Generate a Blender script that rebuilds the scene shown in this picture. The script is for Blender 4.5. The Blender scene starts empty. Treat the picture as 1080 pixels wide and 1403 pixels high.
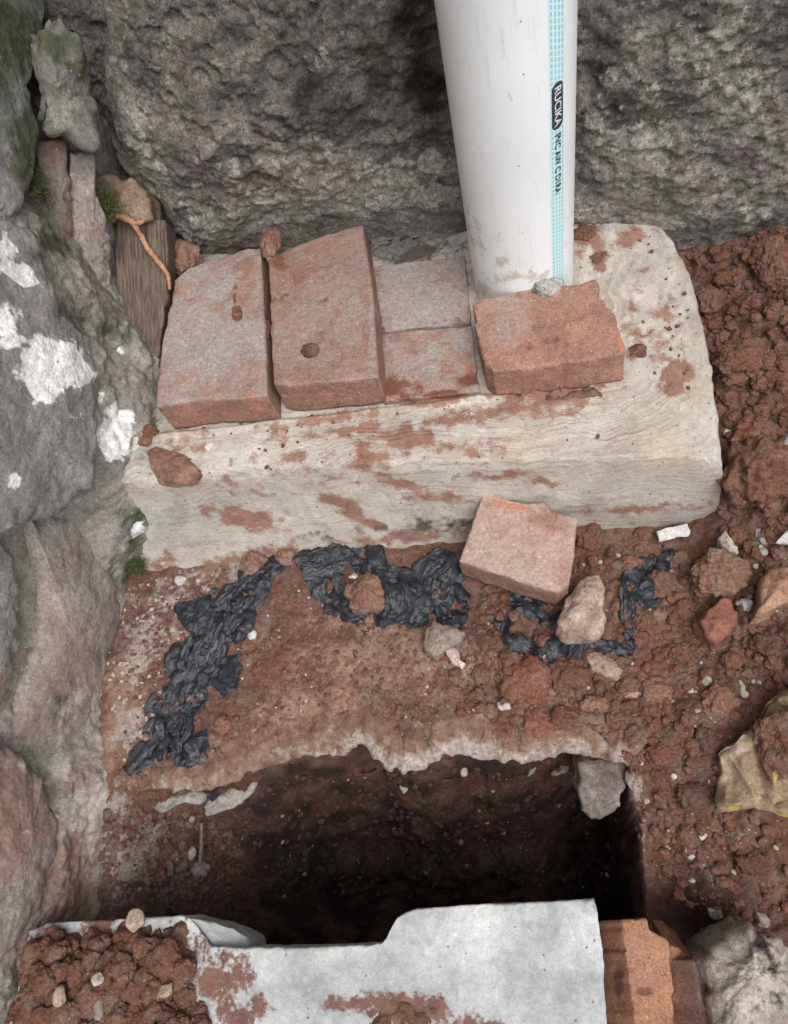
import bpy, math, random
import numpy as np
from mathutils import Matrix, Vector

# ------------------------------------------------------------------ camera
SC = bpy.context.scene
COL = SC.collection
FPX, PCX, PCY, CAMH = 1064.0, 540.0, 701.5, 0.854
_n = np.array([230., 529., FPX]); _n /= np.linalg.norm(_n)
_dx = np.array([1, -0.10, -(_n[0] - 0.10 * _n[1]) / _n[2]]); _dx /= np.linalg.norm(_dx)
ROT = np.array([_dx, np.cross(-_n, _dx), -_n])          # rows: world axes in camera space (x right, y down, z forward)
cam = bpy.data.cameras.new('camera'); cam_o = bpy.data.objects.new('camera', cam); COL.objects.link(cam_o)
cam.sensor_fit = 'VERTICAL'; cam.sensor_height = 36.0; cam.lens = FPX / 1403.0 * 36.0
cam.clip_start = 0.02; cam.clip_end = 200
M = np.eye(4); M[:3, 0] = ROT[:, 0]; M[:3, 1] = -ROT[:, 1]; M[:3, 2] = -ROT[:, 2]; M[:3, 3] = (0, 0, CAMH)
cam_o.matrix_world = Matrix(M.tolist())
SC.camera = cam_o

# ------------------------------------------------------------------ world and sun
W = bpy.data.worlds.new('World'); SC.world = W; W.use_nodes = True
SUN_EL, SUN_AZ = math.radians(62), math.radians(150)     # azimuth clockwise from +Y
nt = W.node_tree; nt.nodes.clear()
sky = nt.nodes.new('ShaderNodeTexSky'); sky.sky_type = 'NISHITA'; sky.sun_disc = False
sky.sun_elevation = SUN_EL; sky.sun_rotation = SUN_AZ; sky.dust_density = 4.0; sky.air_density = 1.0; sky.ozone_density = 1.0
hs = nt.nodes.new('ShaderNodeHueSaturation'); hs.inputs['Saturation'].default_value = 0.55
bg = nt.nodes.new('ShaderNodeBackground'); bg.inputs[1].default_value = 0.15
wo = nt.nodes.new('ShaderNodeOutputWorld')
nt.links.new(sky.outputs[0], hs.inputs['Color']); nt.links.new(hs.outputs[0], bg.inputs[0]); nt.links.new(bg.outputs[0], wo.inputs[0])
sl = bpy.data.lights.new('sun', 'SUN'); sl.energy = 1.1; sl.angle = math.radians(45); sl.color = (1.0, 0.985, 0.965)
so = bpy.data.objects.new('sun', sl); COL.objects.link(so)
sd = Vector((math.sin(SUN_AZ) * math.cos(SUN_EL), math.cos(SUN_AZ) * math.cos(SUN_EL), math.sin(SUN_EL)))
so.rotation_euler = sd.to_track_quat('Z', 'Y').to_euler(); so.location = sd * 5
SC.view_settings.view_transform = 'Standard'; SC.view_settings.look = 'None'
SC.view_settings.exposure = 0.72; SC.view_settings.gamma = 1.0; SC.view_settings.use_curve_mapping = False
SC.cycles.max_bounces = 6

# ------------------------------------------------------------------ measuring helpers
def ray(u, v): return ROT @ np.array([(u - PCX) / FPX, (v - PCY) / FPX, 1.0])
def PZ(u, v, z=0.0):
    d = ray(u, v); t = (z - CAMH) / d[2]
    return np.array([d[0] * t, d[1] * t, z])
def PP(u, v, o, n):                                      # onto the plane through o with normal n
    d = ray(u, v); c = np.array([0, 0, CAMH]); t = (np.array(o) - c).dot(n) / d.dot(n)
    return c + d * t
def px(V):                                               # where a surface point is seen: used to lay out stains and painted shade
    c = (V - np.array([0, 0, CAMH])) @ ROT
    z = np.maximum(c[:, 2], 0.02)
    return c[:, 0] / z * FPX + PCX, c[:, 1] / z * FPX + PCY
def mpp(u, v, z=0.0): return np.linalg.norm(PZ(u + 1, v, z) - PZ(u, v, z))

# ------------------------------------------------------------------ noise (numpy)
def _h(ix, iy, iz, s):
    n = (ix.astype(np.int64) * 374761393 + iy.astype(np.int64) * 668265263 + iz.astype(np.int64) * 2147483647 + s * 1274126177) & 0xffffffff
    n = ((n ^ (n >> 13)) * 1274126177) & 0xffffffff
    n = ((n ^ (n >> 16)) * 2246822519) & 0xffffffff
    return ((n ^ (n >> 15)) & 0xffffff) / float(0xffffff)
def vnoise(p, s=0):
    i = np.floor(p).astype(np.int64); f = p - i; f = f * f * f * (f * (f * 6 - 15) + 10)
    r = 0
    for dx in (0, 1):
        wx = f[:, 0] if dx else 1 - f[:, 0]
        for dy in (0, 1):
            wy = f[:, 1] if dy else 1 - f[:, 1]
            for dz in (0, 1):
                wz = f[:, 2] if dz else 1 - f[:, 2]
                r = r + wx * wy * wz * _h(i[:, 0] + dx, i[:, 1] + dy, i[:, 2] + dz, s)
    return r * 2 - 1
def fbm(p, sc, oct=4, s=0, gain=0.5, lac=2.03):
    q = p * sc; a = 1.0; r = 0; t = 0
    for k in range(oct):
        r = r + a * vnoise(q + 17.3 * k, s + k); t += a; a *= gain; q = q * lac
    return r / t * 1.6
def ridged(p, sc, oct=3, s=0):
    q = p * sc; a = 1.0; r = 0; t = 0
    for k in range(oct):
        r = r + a * (1 - np.abs(vnoise(q + 9.1 * k, s + k)) * 2); t += a; a *= 0.5; q = q * 2.1
    return r / t
def domes(x, y, cell, s=0, rmin=0.35, rmax=0.75, fill=0.9):     # field of half-buried round lumps, height in metres
    gx, gy = x / cell, y / cell
    ix, iy = np.floor(gx).astype(np.int64), np.floor(gy).astype(np.int64)
    best = np.zeros_like(x)
    z0 = np.zeros_like(ix)
    for dx in (-1, 0, 1):
        for dy in (-1, 0, 1):
            jx, jy = ix + dx, iy + dy
            cx = jx + _h(jx, jy, z0, s); cy = jy + _h(jx, jy, z0, s + 1)
            r = rmin + (rmax - rmin) * _h(jx, jy, z0, s + 2) ** 2
            on = _h(jx, jy, z0, s + 3) < fill
            d2 = (gx - cx) ** 2 + (gy - cy) ** 2
            h = np.sqrt(np.maximum(r * r - d2, 0)) * on
            best = np.maximum(best, h)
    return best * cell
def sstep(a, b, x):
    t = np.clip((x - a) / (b - a), 0, 1); return t * t * (3 - 2 * t)
def sdpoly(x, y, poly):                                   # signed distance, positive inside
    poly = np.asarray(poly, float); n = len(poly)
    d = np.full(x.shape, 1e9); ins = np.zeros(x.shape, bool)
    for i in range(n):
        ax, ay = poly[i]; bx, by = poly[(i + 1) % n]
        ex, ey = bx - ax, by - ay; l2 = ex * ex + ey * ey + 1e-12
        t = np.clip(((x - ax) * ex + (y - ay) * ey) / l2, 0, 1)
        d = np.minimum(d, (x - ax - t * ex) ** 2 + (y - ay - t * ey) ** 2)
        c = ((ay > y) != (by > y)) & (x < (bx - ax) * (y - ay) / ((by - ay) if by != ay else 1e-9) + ax)
        ins ^= c
    d = np.sqrt(d); return np.where(ins, d, -d)
def blobs(V, B, warp=0.5, nsc=60, s=3):                    # soft patches of colour; B: (u, v, ru, rv, angle deg[, gain])
    u, v = px(V); m = np.zeros(len(V))
    for b in B:
        a = math.radians(b[4]); du, dv = u - b[0], v - b[1]
        p = (du * math.cos(a) + dv * math.sin(a)) / b[2]; q = (-du * math.sin(a) + dv * math.cos(a)) / b[3]
        k = (1.3 - np.sqrt(p * p + q * q)) * (b[5] if len(b) > 5 else 1)
        m = np.maximum(m, np.clip(k, 0, 1.3))
    return m + warp * fbm(V, nsc, 4, s) * (m > 0)

# ------------------------------------------------------------------ mesh helpers
def mesh(name, V, F, attrs=None, smooth=True):
    V = np.asarray(V, np.float32); me = bpy.data.meshes.new(name)
    if isinstance(F, np.ndarray): groups = [F]
    else: groups = F
    me.vertices.add(len(V)); me.vertices.foreach_set('co', V.ravel())
    li = np.concatenate([g.ravel() for g in groups]); tot = np.concatenate([np.full(len(g), g.shape[1]) for g in groups])
    st = np.concatenate([[0], np.cumsum(tot)[:-1]])
    me.loops.add(len(li)); me.loops.foreach_set('vertex_index', li.astype(np.int32))
    me.polygons.add(len(tot)); me.polygons.foreach_set('loop_start', st.astype(np.int32)); me.polygons.foreach_set('loop_total', tot.astype(np.int32))
    me.polygons.foreach_set('use_smooth', np.full(len(tot), smooth))
    for k, a in (attrs or {}).items():
        at = me.attributes.new(k, 'FLOAT', 'POINT'); at.data.foreach_set('value', np.asarray(a, np.float32))
    me.update(calc_edges=True); me.validate()
    return me
def obj(name, V, F, mat, parent=None, attrs=None, smooth=True, base=None, **props):
    V = np.asarray(V, float)
    if base is None: base = np.array([(V[:, 0].min() + V[:, 0].max()) / 2, (V[:, 1].min() + V[:, 1].max()) / 2, V[:, 2].min()])
    o = bpy.data.objects.new(name, mesh(name, V - base, F, attrs, smooth)); COL.objects.link(o)
    o.location = base
    if mat: o.data.materials.append(mat)
    if parent: o.parent = parent; o.location = Vector(base) - parent.location
    for k, v in props.items(): o[k] = v
    return o
def thing(name, loc, label, category, group=None):
    o = bpy.data.objects.new(name, None); COL.objects.link(o); o.location = loc; o.empty_display_size = 0.05
    o['label'] = label; o['category'] = category
    if group: o['group'] = group
    return o
def grid_faces(nu, nv, wrap=False):
    i = np.arange(nu * nv).reshape(nu, nv)
    if wrap: i = np.vstack([i, i[:1]])
    return np.stack([i[:-1, :-1].ravel(), i[1:, :-1].ravel(), i[1:, 1:].ravel(), i[:-1, 1:].ravel()], 1)
def resample(P, step):
    P = np.asarray(P, float); out = []
    for a, b in zip(P, np.roll(P, -1, 0)):
        k = max(1, int(round(np.linalg.norm(b - a) / step)))
        out += [a + (b - a) * t / k for t in range(k)]
    return np.array(out)
def prism(top, normal, depth, bevel=0.004, step=0.0025, rough=(0.0012, 60), chip=0.004, edge_j=0.0015, seed=0, flare=0.0, dome=0.0, centre=None, tilt_fn=None, rows=None, lump=0.0):
    """Closed solid from a top outline: grid of rings on top, rounded and chipped edge, sides, bottom."""
    n = np.array(normal, float); n /= np.linalg.norm(n)
    B = resample(top, step); N = len(B)
    c = np.mean(np.asarray(top, float), 0) if centre is None else np.array(centre, float)
    rad = B - c; rl = np.linalg.norm(rad, axis=1, keepdims=True); rd = rad / rl
    jit = fbm(B, 90, 4, seed + 50)[:, None] * edge_j
    B = B + rd * jit
    rad = B - c; rl = np.linalg.norm(rad, axis=1, keepdims=True)
    bev = bevel * (1 + 0.5 * fbm(B, 40, 2, seed + 5)) + chip * np.maximum(fbm(B, 35, 3, seed + 9) - 0.25, 0) * 2
    bev = np.minimum(np.maximum(bev, 0.0006)[:, None], rl * 0.6)
    R = max(6, int(rl.max() / step)); rowsV = []; kind = []
    inner = c + rad * (1 - bev / rl)
    for k in range(1, R + 1):
        r = k / R
        rowsV.append(c + (inner - c) * r + n * dome * (1 - r ** 2.2)); kind.append(0)
    for a in np.linspace(0, math.pi / 2, 5)[1:]:
        rowsV.append(inner + rd * bev * math.sin(a) - n * bev * (1 - math.cos(a))); kind.append(1)
    rows = rows or max(2, int(depth / step / 1.3))
    for k in range(1, rows + 1):
        t = k / rows
        rowsV.append(B - n * (bev + (depth - bev) * t) + rd * flare * t); kind.append(2)
    V = np.array(rowsV); K, _, _ = V.shape
    dirs = np.zeros_like(V)
    for i, kd in enumerate(kind):
        dirs[i] = n if kd == 0 else (rd if kd == 2 else (rd + n) / 1.414)
    V = V.reshape(-1, 3); dirs = dirs.reshape(-1, 3)
    d = rough[0] * fbm(V, rough[1], 5, seed, 0.55)
    if lump: d = d + lump * fbm(V, 22, 3, seed + 3)
    V = V + dirs * d[:, None]
    if tilt_fn is not None: V = tilt_fn(V)
    ct = V[:N].mean(0); cb = V[-N:].mean(0)
    V = np.vstack([V, ct, cb]); it, ib = K * N, K * N + 1
    idx = np.arange(K * N).reshape(K, N); nx = np.roll(idx, -1, 1)
    q = np.stack([idx[:-1].ravel(), idx[1:].ravel(), nx[1:].ravel(), nx[:-1].ravel()], 1)
    t1 = np.stack([np.full(N, it), idx[0], nx[0]], 1); t2 = np.stack([np.full(N, ib), nx[-1], idx[-1]], 1)
    flip = np.dot(np.cross(B[1] - B[0], c - B[0]), n) < 0
    F = [q, np.vstack([t1, t2])]
    if flip: F = [f[:, ::-1] for f in F]
    return V, F
def ico(sub):
    t = (1 + 5 ** 0.5) / 2
    v = [(-1, t, 0), (1, t, 0), (-1, -t, 0), (1, -t, 0), (0, -1, t), (0, 1, t), (0, -1, -t), (0, 1, -t), (t, 0, -1), (t, 0, 1), (-t, 0, -1), (-t, 0, 1)]
    f = [(0, 11, 5), (0, 5, 1), (0, 1, 7), (0, 7, 10), (0, 10, 11), (1, 5, 9), (5, 11, 4), (11, 10, 2), (10, 7, 6), (7, 1, 8), (3, 9, 4), (3, 4, 2), (3, 2, 6), (3, 6, 8), (3, 8, 9), (4, 9, 5), (2, 4, 11), (6, 2, 10), (8, 6, 7), (9, 8, 1)]
    v = [np.array(a, float) / np.linalg.norm(a) for a in v]
    for _ in range(sub):
        mid = {}; nf = []
        def m(a, b):
            k = (min(a, b), max(a, b))
            if k not in mid:
                p = v[a] + v[b]; v.append(p / np.linalg.norm(p)); mid[k] = len(v) - 1
            return mid[k]
        for a, b, c in f:
            x, y, z = m(a, b), m(b, c), m(c, a); nf += [(a, x, z), (b, y, x), (c, z, y), (x, y, z)]
        f = nf
    return np.array(v), np.array(f)
ICO = {k: ico(k) for k in (1, 2, 3, 4, 5)}
def rotm(ax, ay, az):
    return np.array(Matrix.Rotation(az, 3, 'Z') @ Matrix.Rotation(ay, 3, 'Y') @ Matrix.Rotation(ax, 3, 'X'))
def rock_shape(r, seed, sub=3, kind='stone', rot=(0, 0, 0)):
    g = np.random.default_rng(seed); P, F = ICO[sub]; V = P.copy()
    if kind == 'stone':
        for _ in range(9):
            n = g.normal(size=3); n /= np.linalg.norm(n); d = g.uniform(0.55, 0.88)
            V = V - n * np.maximum(V @ n - d, 0)[:, None]
        V = V * (1 + 0.07 * fbm(P + seed, 2.2, 4, seed)[:, None])
    elif kind == 'clod':
        V = V * (1 + 0.22 * fbm(P + seed, 1.5, 2, seed)[:, None] + 0.12 * fbm(P + seed, 4.5, 3, seed + 4, 0.65)[:, None] + 0.10 * (ridged(P + seed, 2.6, 2, seed + 6)[:, None] - 0.5))
    else:
        V = V * (1 + 0.10 * fbm(P + seed, 1.3, 3, seed)[:, None])
    return (V * np.array(r)) @ rotm(*rot).T, F

# ------------------------------------------------------------------ material helper
class NT:
    def __init__(s, name):
        s.m = bpy.data.materials.new(name); s.m.use_nodes = True; s.t = s.m.node_tree; s.b = s.t.nodes['Principled BSDF']
        tc = s.t.nodes.new('ShaderNodeTexCoord'); oi = s.t.nodes.new('ShaderNodeObjectInfo')
        sc = s.t.nodes.new('ShaderNodeVectorMath'); sc.operation = 'MULTIPLY_ADD'
        mul = s.t.nodes.new('ShaderNodeMath'); mul.operation = 'MULTIPLY'; mul.inputs[1].default_value = 37.0
        s.l(oi.outputs['Random'], mul.inputs[0]); cmb = s.t.nodes.new('ShaderNodeCombineXYZ')
        for i in range(3): s.l(mul.outputs[0], cmb.inputs[i])
        s.l(tc.outputs['Object'], sc.inputs[0]); sc.inputs[1].default_value = (1, 1, 1); s.l(cmb.outputs[0], sc.inputs[2])
        s.vec = sc.outputs[0]; s.rand = oi.outputs['Random']
    def l(s, a, b): s.t.links.new(a, b)
    def put(s, sock, val):
        if hasattr(val, 'links') or isinstance(val, bpy.types.NodeSocket): s.l(val, sock)
        elif isinstance(val, (tuple, list)) and sock.type == 'RGBA': sock.default_value = (*val[:3], 1)
        else: sock.default_value = val
    def scale(s, x, y, z, vec=None):
        n = s.t.nodes.new('ShaderNodeVectorMath'); n.operation = 'MULTIPLY'; s.l(vec or s.vec, n.inputs[0]); n.inputs[1].default_value = (x, y, z); return n.outputs[0]
    def noise(s, sc, det=5, rough=0.6, vec=None, dist=0.0):
        n = s.t.nodes.new('ShaderNodeTexNoise'); s.l(vec or s.vec, n.inputs['Vector']); n.inputs['Scale'].default_value = sc
        n.inputs['Detail'].default_value = det; n.inputs['Roughness'].default_value = rough; n.inputs['Distortion'].default_value = dist; return n.outputs['Fac']
    def voro(s, sc, out='Distance', vec=None, feat='F1'):
        n = s.t.nodes.new('ShaderNodeTexVoronoi'); n.feature = feat; s.l(vec or s.vec, n.inputs['Vector']); n.inputs['Scale'].default_value = sc; return n.outputs[out]
    def ramp(s, fac, *st):
        n = s.t.nodes.new('ShaderNodeValToRGB'); s.l(fac, n.inputs[0]); e = n.color_ramp.elements
        while len(e) < len(st): e.new(0.5)
        for el, (p, c) in zip(e, st): el.position = p; el.color = (*c, 1) if isinstance(c, tuple) else (c, c, c, 1)
        return n.outputs[0]
    def mix(s, f, a, b, mode='MIX'):
        n = s.t.nodes.new('ShaderNodeMix'); n.data_type = 'RGBA'; n.blend_type = mode
        s.put(n.inputs[0], f); s.put(n.inputs[6], a); s.put(n.inputs[7], b); return n.outputs[2]
    def math(s, op, a, b=0.0, clamp=False):
        n = s.t.nodes.new('ShaderNodeMath'); n.operation = op; n.use_clamp = clamp; s.put(n.inputs[0], a); s.put(n.inputs[1], b); return n.outputs[0]
    def attr(s, name):
        n = s.t.nodes.new('ShaderNodeAttribute'); n.attribute_name = name; return n.outputs['Fac']
    def mask(s, name, nsc=160, amt=0.5, lo=0.45, hi=0.6, det=6):   # attribute edge broken up by fine noise
        a = s.attr(name); f = s.noise(nsc, det, 0.65)
        return s.ramp(s.math('ADD', a, s.math('MULTIPLY', s.math('SUBTRACT', f, 0.5), amt * 2)), (lo, 0.0), (hi, 1.0))
    def specks(s, sc, dens, size):                               # scattered small dots
        d = s.voro(sc); c = s.voro(sc, 'Color'); sep = s.t.nodes.new('ShaderNodeSeparateColor'); s.l(c, sep.inputs[0])
        return s.math('MULTIPLY', s.math('LESS_THAN', sep.outputs[0], dens), s.ramp(d, (size * 0.6, 1.0), (size, 0.0)))
    def done(s, col, rough=0.9, bump=None, strength=0.4, dist=0.002, spec=0.3, grain=0.0, **kw):
        if grain:
            a = s.ramp(s.noise(620, 3, .8), (.30, 1 - .42 * grain), (.5, 1.0), (.70, 1 + .38 * grain)); b = s.ramp(s.noise(190, 6, .75), (.32, 1 - .45 * grain), (.68, 1 + .32 * grain))
            col = s.mix(1.0, s.mix(1.0, col, a, 'MULTIPLY'), b, 'MULTIPLY')
            if bump is not None: bump = s.math('ADD', bump, s.math('MULTIPLY', s.noise(700, 3, .8), .7 * grain))
        s.put(s.b.inputs['Base Color'], col); s.put(s.b.inputs['Roughness'], rough); s.b.inputs['Specular IOR Level'].default_value = spec
        if bump is not None:
            n = s.t.nodes.new('ShaderNodeBump'); n.inputs['Strength'].default_value = strength; n.inputs['Distance'].default_value = dist
            s.l(bump, n.inputs['Height']); s.l(n.outputs[0], s.b.inputs['Normal'])
        for k, v in kw.items(): s.put(s.b.inputs[k], v)
        return s.m

def m_soil(name='red_soil', tint=(1, 1, 1), pebbly=True):
    t = NT(name); c = lambda r, g, b: (r * tint[0], g * tint[1], b * tint[2])
    a = t.ramp(t.noise(26, 8, 0.68), (0.28, c(.087, .043, .030)), (0.5, c(.172, .083, .058)), (0.72, c(.26, .158, .118)))
    b = t.ramp(t.noise(300, 6, 0.75), (0.3, c(.064, .031, .022)), (0.5, c(.176, .086, .061)), (0.75, c(.31, .195, .148)))
    col = t.mix(0.5, a, b); col = t.mix(t.ramp(t.noise(42, 5, .65), (.47, 0.0), (.64, .75)), col, c(.20, .145, .118))
    col = t.mix(t.ramp(t.noise(9, 4, 0.6), (0.52, 0.0), (0.7, 0.5)), col, c(.185, .075, .048))
    if pebbly:
        col = t.mix(t.math('MULTIPLY', t.mask('dry', 160, 0.75, 0.35, 1.1, 8), .8), col, (.35, .225, .17))
        col = t.mix(t.mask('damp_shade', 60, 0.2, 0.2, 1.0), col, (.038, .028, .024))
        col = t.mix(t.math('MULTIPLY', t.mask('chalk', 200, 0.95, 0.5, 0.95, 9), .72), col, (.40, .36, .325))
        dryk = t.math('SUBTRACT', 1.0, t.math('MULTIPLY', t.attr('damp_shade'), .75), True)
        col = t.mix(t.math('MULTIPLY', t.specks(330, 0.05, 0.34), t.math('MULTIPLY', dryk, .55)), col, (.38, .31, .265))
        col = t.mix(t.math('MULTIPLY', t.specks(170, 0.012, 0.24), t.math('MULTIPLY', dryk, .7)), col, (.42, .37, .33))
    h = t.math('ADD', t.noise(420, 6, 0.72), t.math('MULTIPLY', t.noise(110, 5, 0.6), 1.5))
    return t.done(col, 0.95, h, 0.9, 0.003, 0.12, .8)
def m_brick(name, body, dust, sc=1.0):
    t = NT(name)
    a = t.ramp(t.noise(35, 7, 0.65), (0.3, tuple(x * 0.72 for x in body)), (0.55, body), (0.75, tuple(min(x * 1.28, .8) for x in body)))
    g = t.ramp(t.noise(420, 5, 0.7), (0.35, 0.66), (0.6, 1.08)); col = t.mix(1.0, a, g, 'MULTIPLY')
    d = t.mask('dust', 70, 0.32, 0.12, 0.95)
    col = t.mix(t.math('MULTIPLY', d, 0.86), col, t.mix(t.ramp(t.noise(240, 6, 0.7), (0.35, 0.0), (0.68, 1.0)), tuple(x * 0.62 for x in dust), dust))
    col = t.mix(t.mask('soil', 140, 0.45, 0.45, 0.75), col, (.19, .085, .058))
    col = t.mix(t.mask('fresh', 180, 0.25, 0.45, 0.7), col, (.46, .20, .125))
    col = t.mix(t.math('MULTIPLY', t.specks(260, 0.06, 0.3), 0.6), col, (.55, .5, .46))
    col = t.mix(t.math('MULTIPLY', t.specks(210, 0.08, 0.3), 0.6), col, (.10, .06, .05))
    h = t.math('ADD', t.noise(520, 5, 0.7), t.math('MULTIPLY', t.noise(130, 6, 0.65), 1.6))
    return t.done(col, 0.92, h, 0.7, 0.002, 0.2, .55)
def m_stone(name, lo, mid, hi, sc=40, rough=0.85, grain=300, bump=0.5):
    t = NT(name)
    a = t.ramp(t.noise(sc, 8, 0.66), (0.3, lo), (0.5, mid), (0.7, hi)); g = t.ramp(t.noise(grain, 6, 0.7), (0.3, 0.72), (0.65, 1.15))
    col = t.mix(1.0, a, g, 'MULTIPLY')
    return t.done(col, rough, t.math('ADD', t.noise(sc * 3, 6, 0.65), t.math('MULTIPLY', t.noise(grain, 5, 0.7), 0.5)), bump, 0.0025, 0.25, .7)

# ================================================================== GROUND
CT = [(250,800,0),(400,780,.004),(600,770,0),(850,760,.004),(950,745,.012),(250,900,0),(450,900,0),(700,900,.008),(850,950,0),(300,1020,0),(600,1000,0),(820,1010,0),
      (170,900,.01),(160,1000,.004),(140,1080,-.004),(110,1150,-.03),(120,1250,-.06),(960,800,.02),(1060,800,.035),(1060,700,.075),(1030,600,.10),(1000,500,.10),(1060,450,.125),
      (985,400,.11),(1060,370,.13),(1150,500,.13),(1200,700,.08),(900,1000,0),(1000,950,.008),(1060,900,.025),(1150,900,.04),(890,1100,-.02),(960,1150,-.03),(1050,1150,-.02),
      (1150,1150,0),(900,1220,-.07),(960,1240,-.06),(1060,1230,-.05),(930,1290,-.15),(1000,1290,-.10),(400,1350,-.05),(700,1350,-.05),(60,1350,-.06),(900,1390,-.14),(1080,1390,-.08),
      (500,600,0),(300,650,0),(800,600,.0)]
_cp = np.array([PZ(*c) for c in CT])
def _rbf_fit(P):
    D = np.linalg.norm(P[:, None, :2] - P[None, :, :2], axis=2); n = len(P)
    A = np.zeros((n + 1, n + 1)); A[:n, :n] = -np.sqrt(D ** 2 + 0.02 ** 2) - 0.002 * np.eye(n); A[:n, n] = 1; A[n, :n] = 1
    return np.linalg.solve(A, np.concatenate([P[:, 2], [0]]))
_w = _rbf_fit(_cp)
def base_z(x, y):
    z = np.full(x.shape, _w[-1])
    for p, w in zip(_cp, _w[:-1]): z = z - w * np.sqrt((x - p[0]) ** 2 + (y - p[1]) ** 2 + 0.02 ** 2)
    r = np.hypot(x + 0.0, y - 0.3); f = sstep(1.4, 0.75, r)
    return np.clip(z, -.2, .16) * f
RIM = [(172,1086),(215,1080),(262,1084),(300,1078),(325,1066),(350,1050),(385,1040),(410,1034),(440,1031),(468,1030),(482,1020),(494,1019),(505,1032),(525,1049),(552,1056),(580,1050),(605,1040),(622,1030),(645,1034),(680,1041),(715,1043),(745,1040),(770,1031),(795,1029),(830,1036),(858,1046)]
RIMW = np.array([PZ(u, v, 0.0) for u, v in RIM])
PIT = [tuple(p[:2]) for p in RIMW] + [(.083, .06), (.085, -.02), (.075, -.10), (-.47, -.10), (-.50, .0), (-.485, .07)]

def axis(a, b, st, far, g=1.25):
    m = list(np.arange(a, b + st / 2, st)); s = st; lo = [a]; hi = [m[-1]]
    while lo[-1] > -far: s *= g; lo.append(lo[-1] - s)
    s = st
    while hi[-1] < far: s *= g; hi.append(hi[-1] + s)
    return np.array(lo[:0:-1] + m + hi[1:])
gx = axis(-.60, .47, .0019, 30); gy = axis(-.12, .74, .0019, 30)
X, Y = np.meshgrid(gx, gy, indexing='ij'); x, y = X.ravel(), Y.ravel()
near = (np.abs(x) < .8) & (np.abs(y - .3) < .8)
z = base_z(x, y)
P2 = np.stack([x, y, np.zeros_like(x)], 1)
U0, V0 = px(np.stack([x, y, z], 1))
# the pit, cut down behind the broken rim
xw = x + .004 * fbm(P2, 45, 3, 71); yw = y + .004 * fbm(P2, 45, 3, 72)
sd = sdpoly(xw, yw, PIT) + .024 * sstep(.03, .08, yw) * sstep(-.47, -.40, xw) * sstep(.088, .05, xw)
wid = .035 + .085 * sstep(.08, -.06, x) + .09 * sstep(-.30, -.42, x)
pit = sstep(-.002, 1.0, sd / wid) ; pit_d = .40
zp = -pit_d * (np.clip(sd / wid, 0, 1) ** .8) - .10 * sstep(1, 2, sd / wid)
inpit = sstep(-.004, .006, sd)
U, V = U0, V0
def m_px(poly, soft=30): return sstep(-soft, soft, sdpoly(U, V, poly))
clumpy = np.maximum(m_px([(930,330),(1300,300),(1300,1000),(1000,900),(890,800),(940,740)], 35), .75 * m_px([(640,790),(980,740),(1300,950),(1300,1300),(900,1300),(860,1040),(640,1030)], 35))
fine = m_px([(320,800),(640,850),(640,1010),(250,1060),(300,900)], 35)
k = np.clip(clumpy, 0, 1)
n1 = fbm(P2, 13, 4, 5); n2 = fbm(P2, 60, 5, 6, .6)
rel = .006 * n1 + .0028 * n2
def billow(p, sc, s): return np.abs(vnoise(p * sc, s)) - .35
bw = .0065 * billow(P2, 55, 201) + .0042 * billow(P2 + .01 * n2[:, None], 120, 202) + .0026 * billow(P2, 240, 203)
d1 = domes(x + .003 * n2, y, .026, 11, .35, .8, .7); d2 = domes(x, y + .002 * n2, .012, 15, .3, .75, .8); d3 = domes(x, y, .0065, 19, .3, .7, .85)
rel = rel + bw * (.35 + .85 * k) * (1 - .35 * fine) + d1 * (.02 + .36 * k) * sstep(-.5, .5, n1 + .2) + d2 * (.05 + .32 * k) * (1 - .85 * fine) + d3 * (.10 + .28 * k) * (1 - .75 * fine) + .0012 * fine * fbm(P2, 220, 3, 36)
rel = rel - .006 * k
P3 = np.stack([x, y * .55, zp * 1.0], 1)
zz = z + rel * (1 - .25 * inpit) + zp + inpit * (.020 * fbm(P3, 26, 5, 31, .6) + .9 * bw + .35 * d1 + .35 * d2 + .012 * (ridged(P3, 18, 3, 33) - .5))
zz = np.where(near, zz, z + .01 * n1)
G = np.stack([x, y, zz], 1); U, V = px(G)
ZG = zz.reshape(X.shape)
def gz(px_, py_):                                         # ground height anywhere
    px_ = np.atleast_1d(px_); py_ = np.atleast_1d(py_)
    i = np.clip(np.searchsorted(gx, px_) - 1, 0, len(gx) - 2); j = np.clip(np.searchsorted(gy, py_) - 1, 0, len(gy) - 2)
    fx = (px_ - gx[i]) / (gx[i + 1] - gx[i]); fy = (py_ - gy[j]) / (gy[j + 1] - gy[j])
    return ZG[i, j] * (1 - fx) * (1 - fy) + ZG[i + 1, j] * fx * (1 - fy) + ZG[i, j + 1] * (1 - fx) * fy + ZG[i + 1, j + 1] * fx * fy
def PG(u, v, it=6):                                       # pixel onto the ground
    h = 0.0
    for _ in range(it):
        p = PZ(u, v, h); h = .5 * h + .5 * float(gz(p[0], p[1])[0])
    return np.array([p[0], p[1], float(gz(p[0], p[1])[0])])
dry = blobs(G, [(560,900,230,85,-8,.8),(420,980,150,60,-20,.9),(250,880,60,120,15,.7),(170,960,40,110,10,.9),(520,850,50,60,0,1),(760,960,120,60,0,.5),(900,820,80,60,0,.4)], .5, 50, 7)
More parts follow.
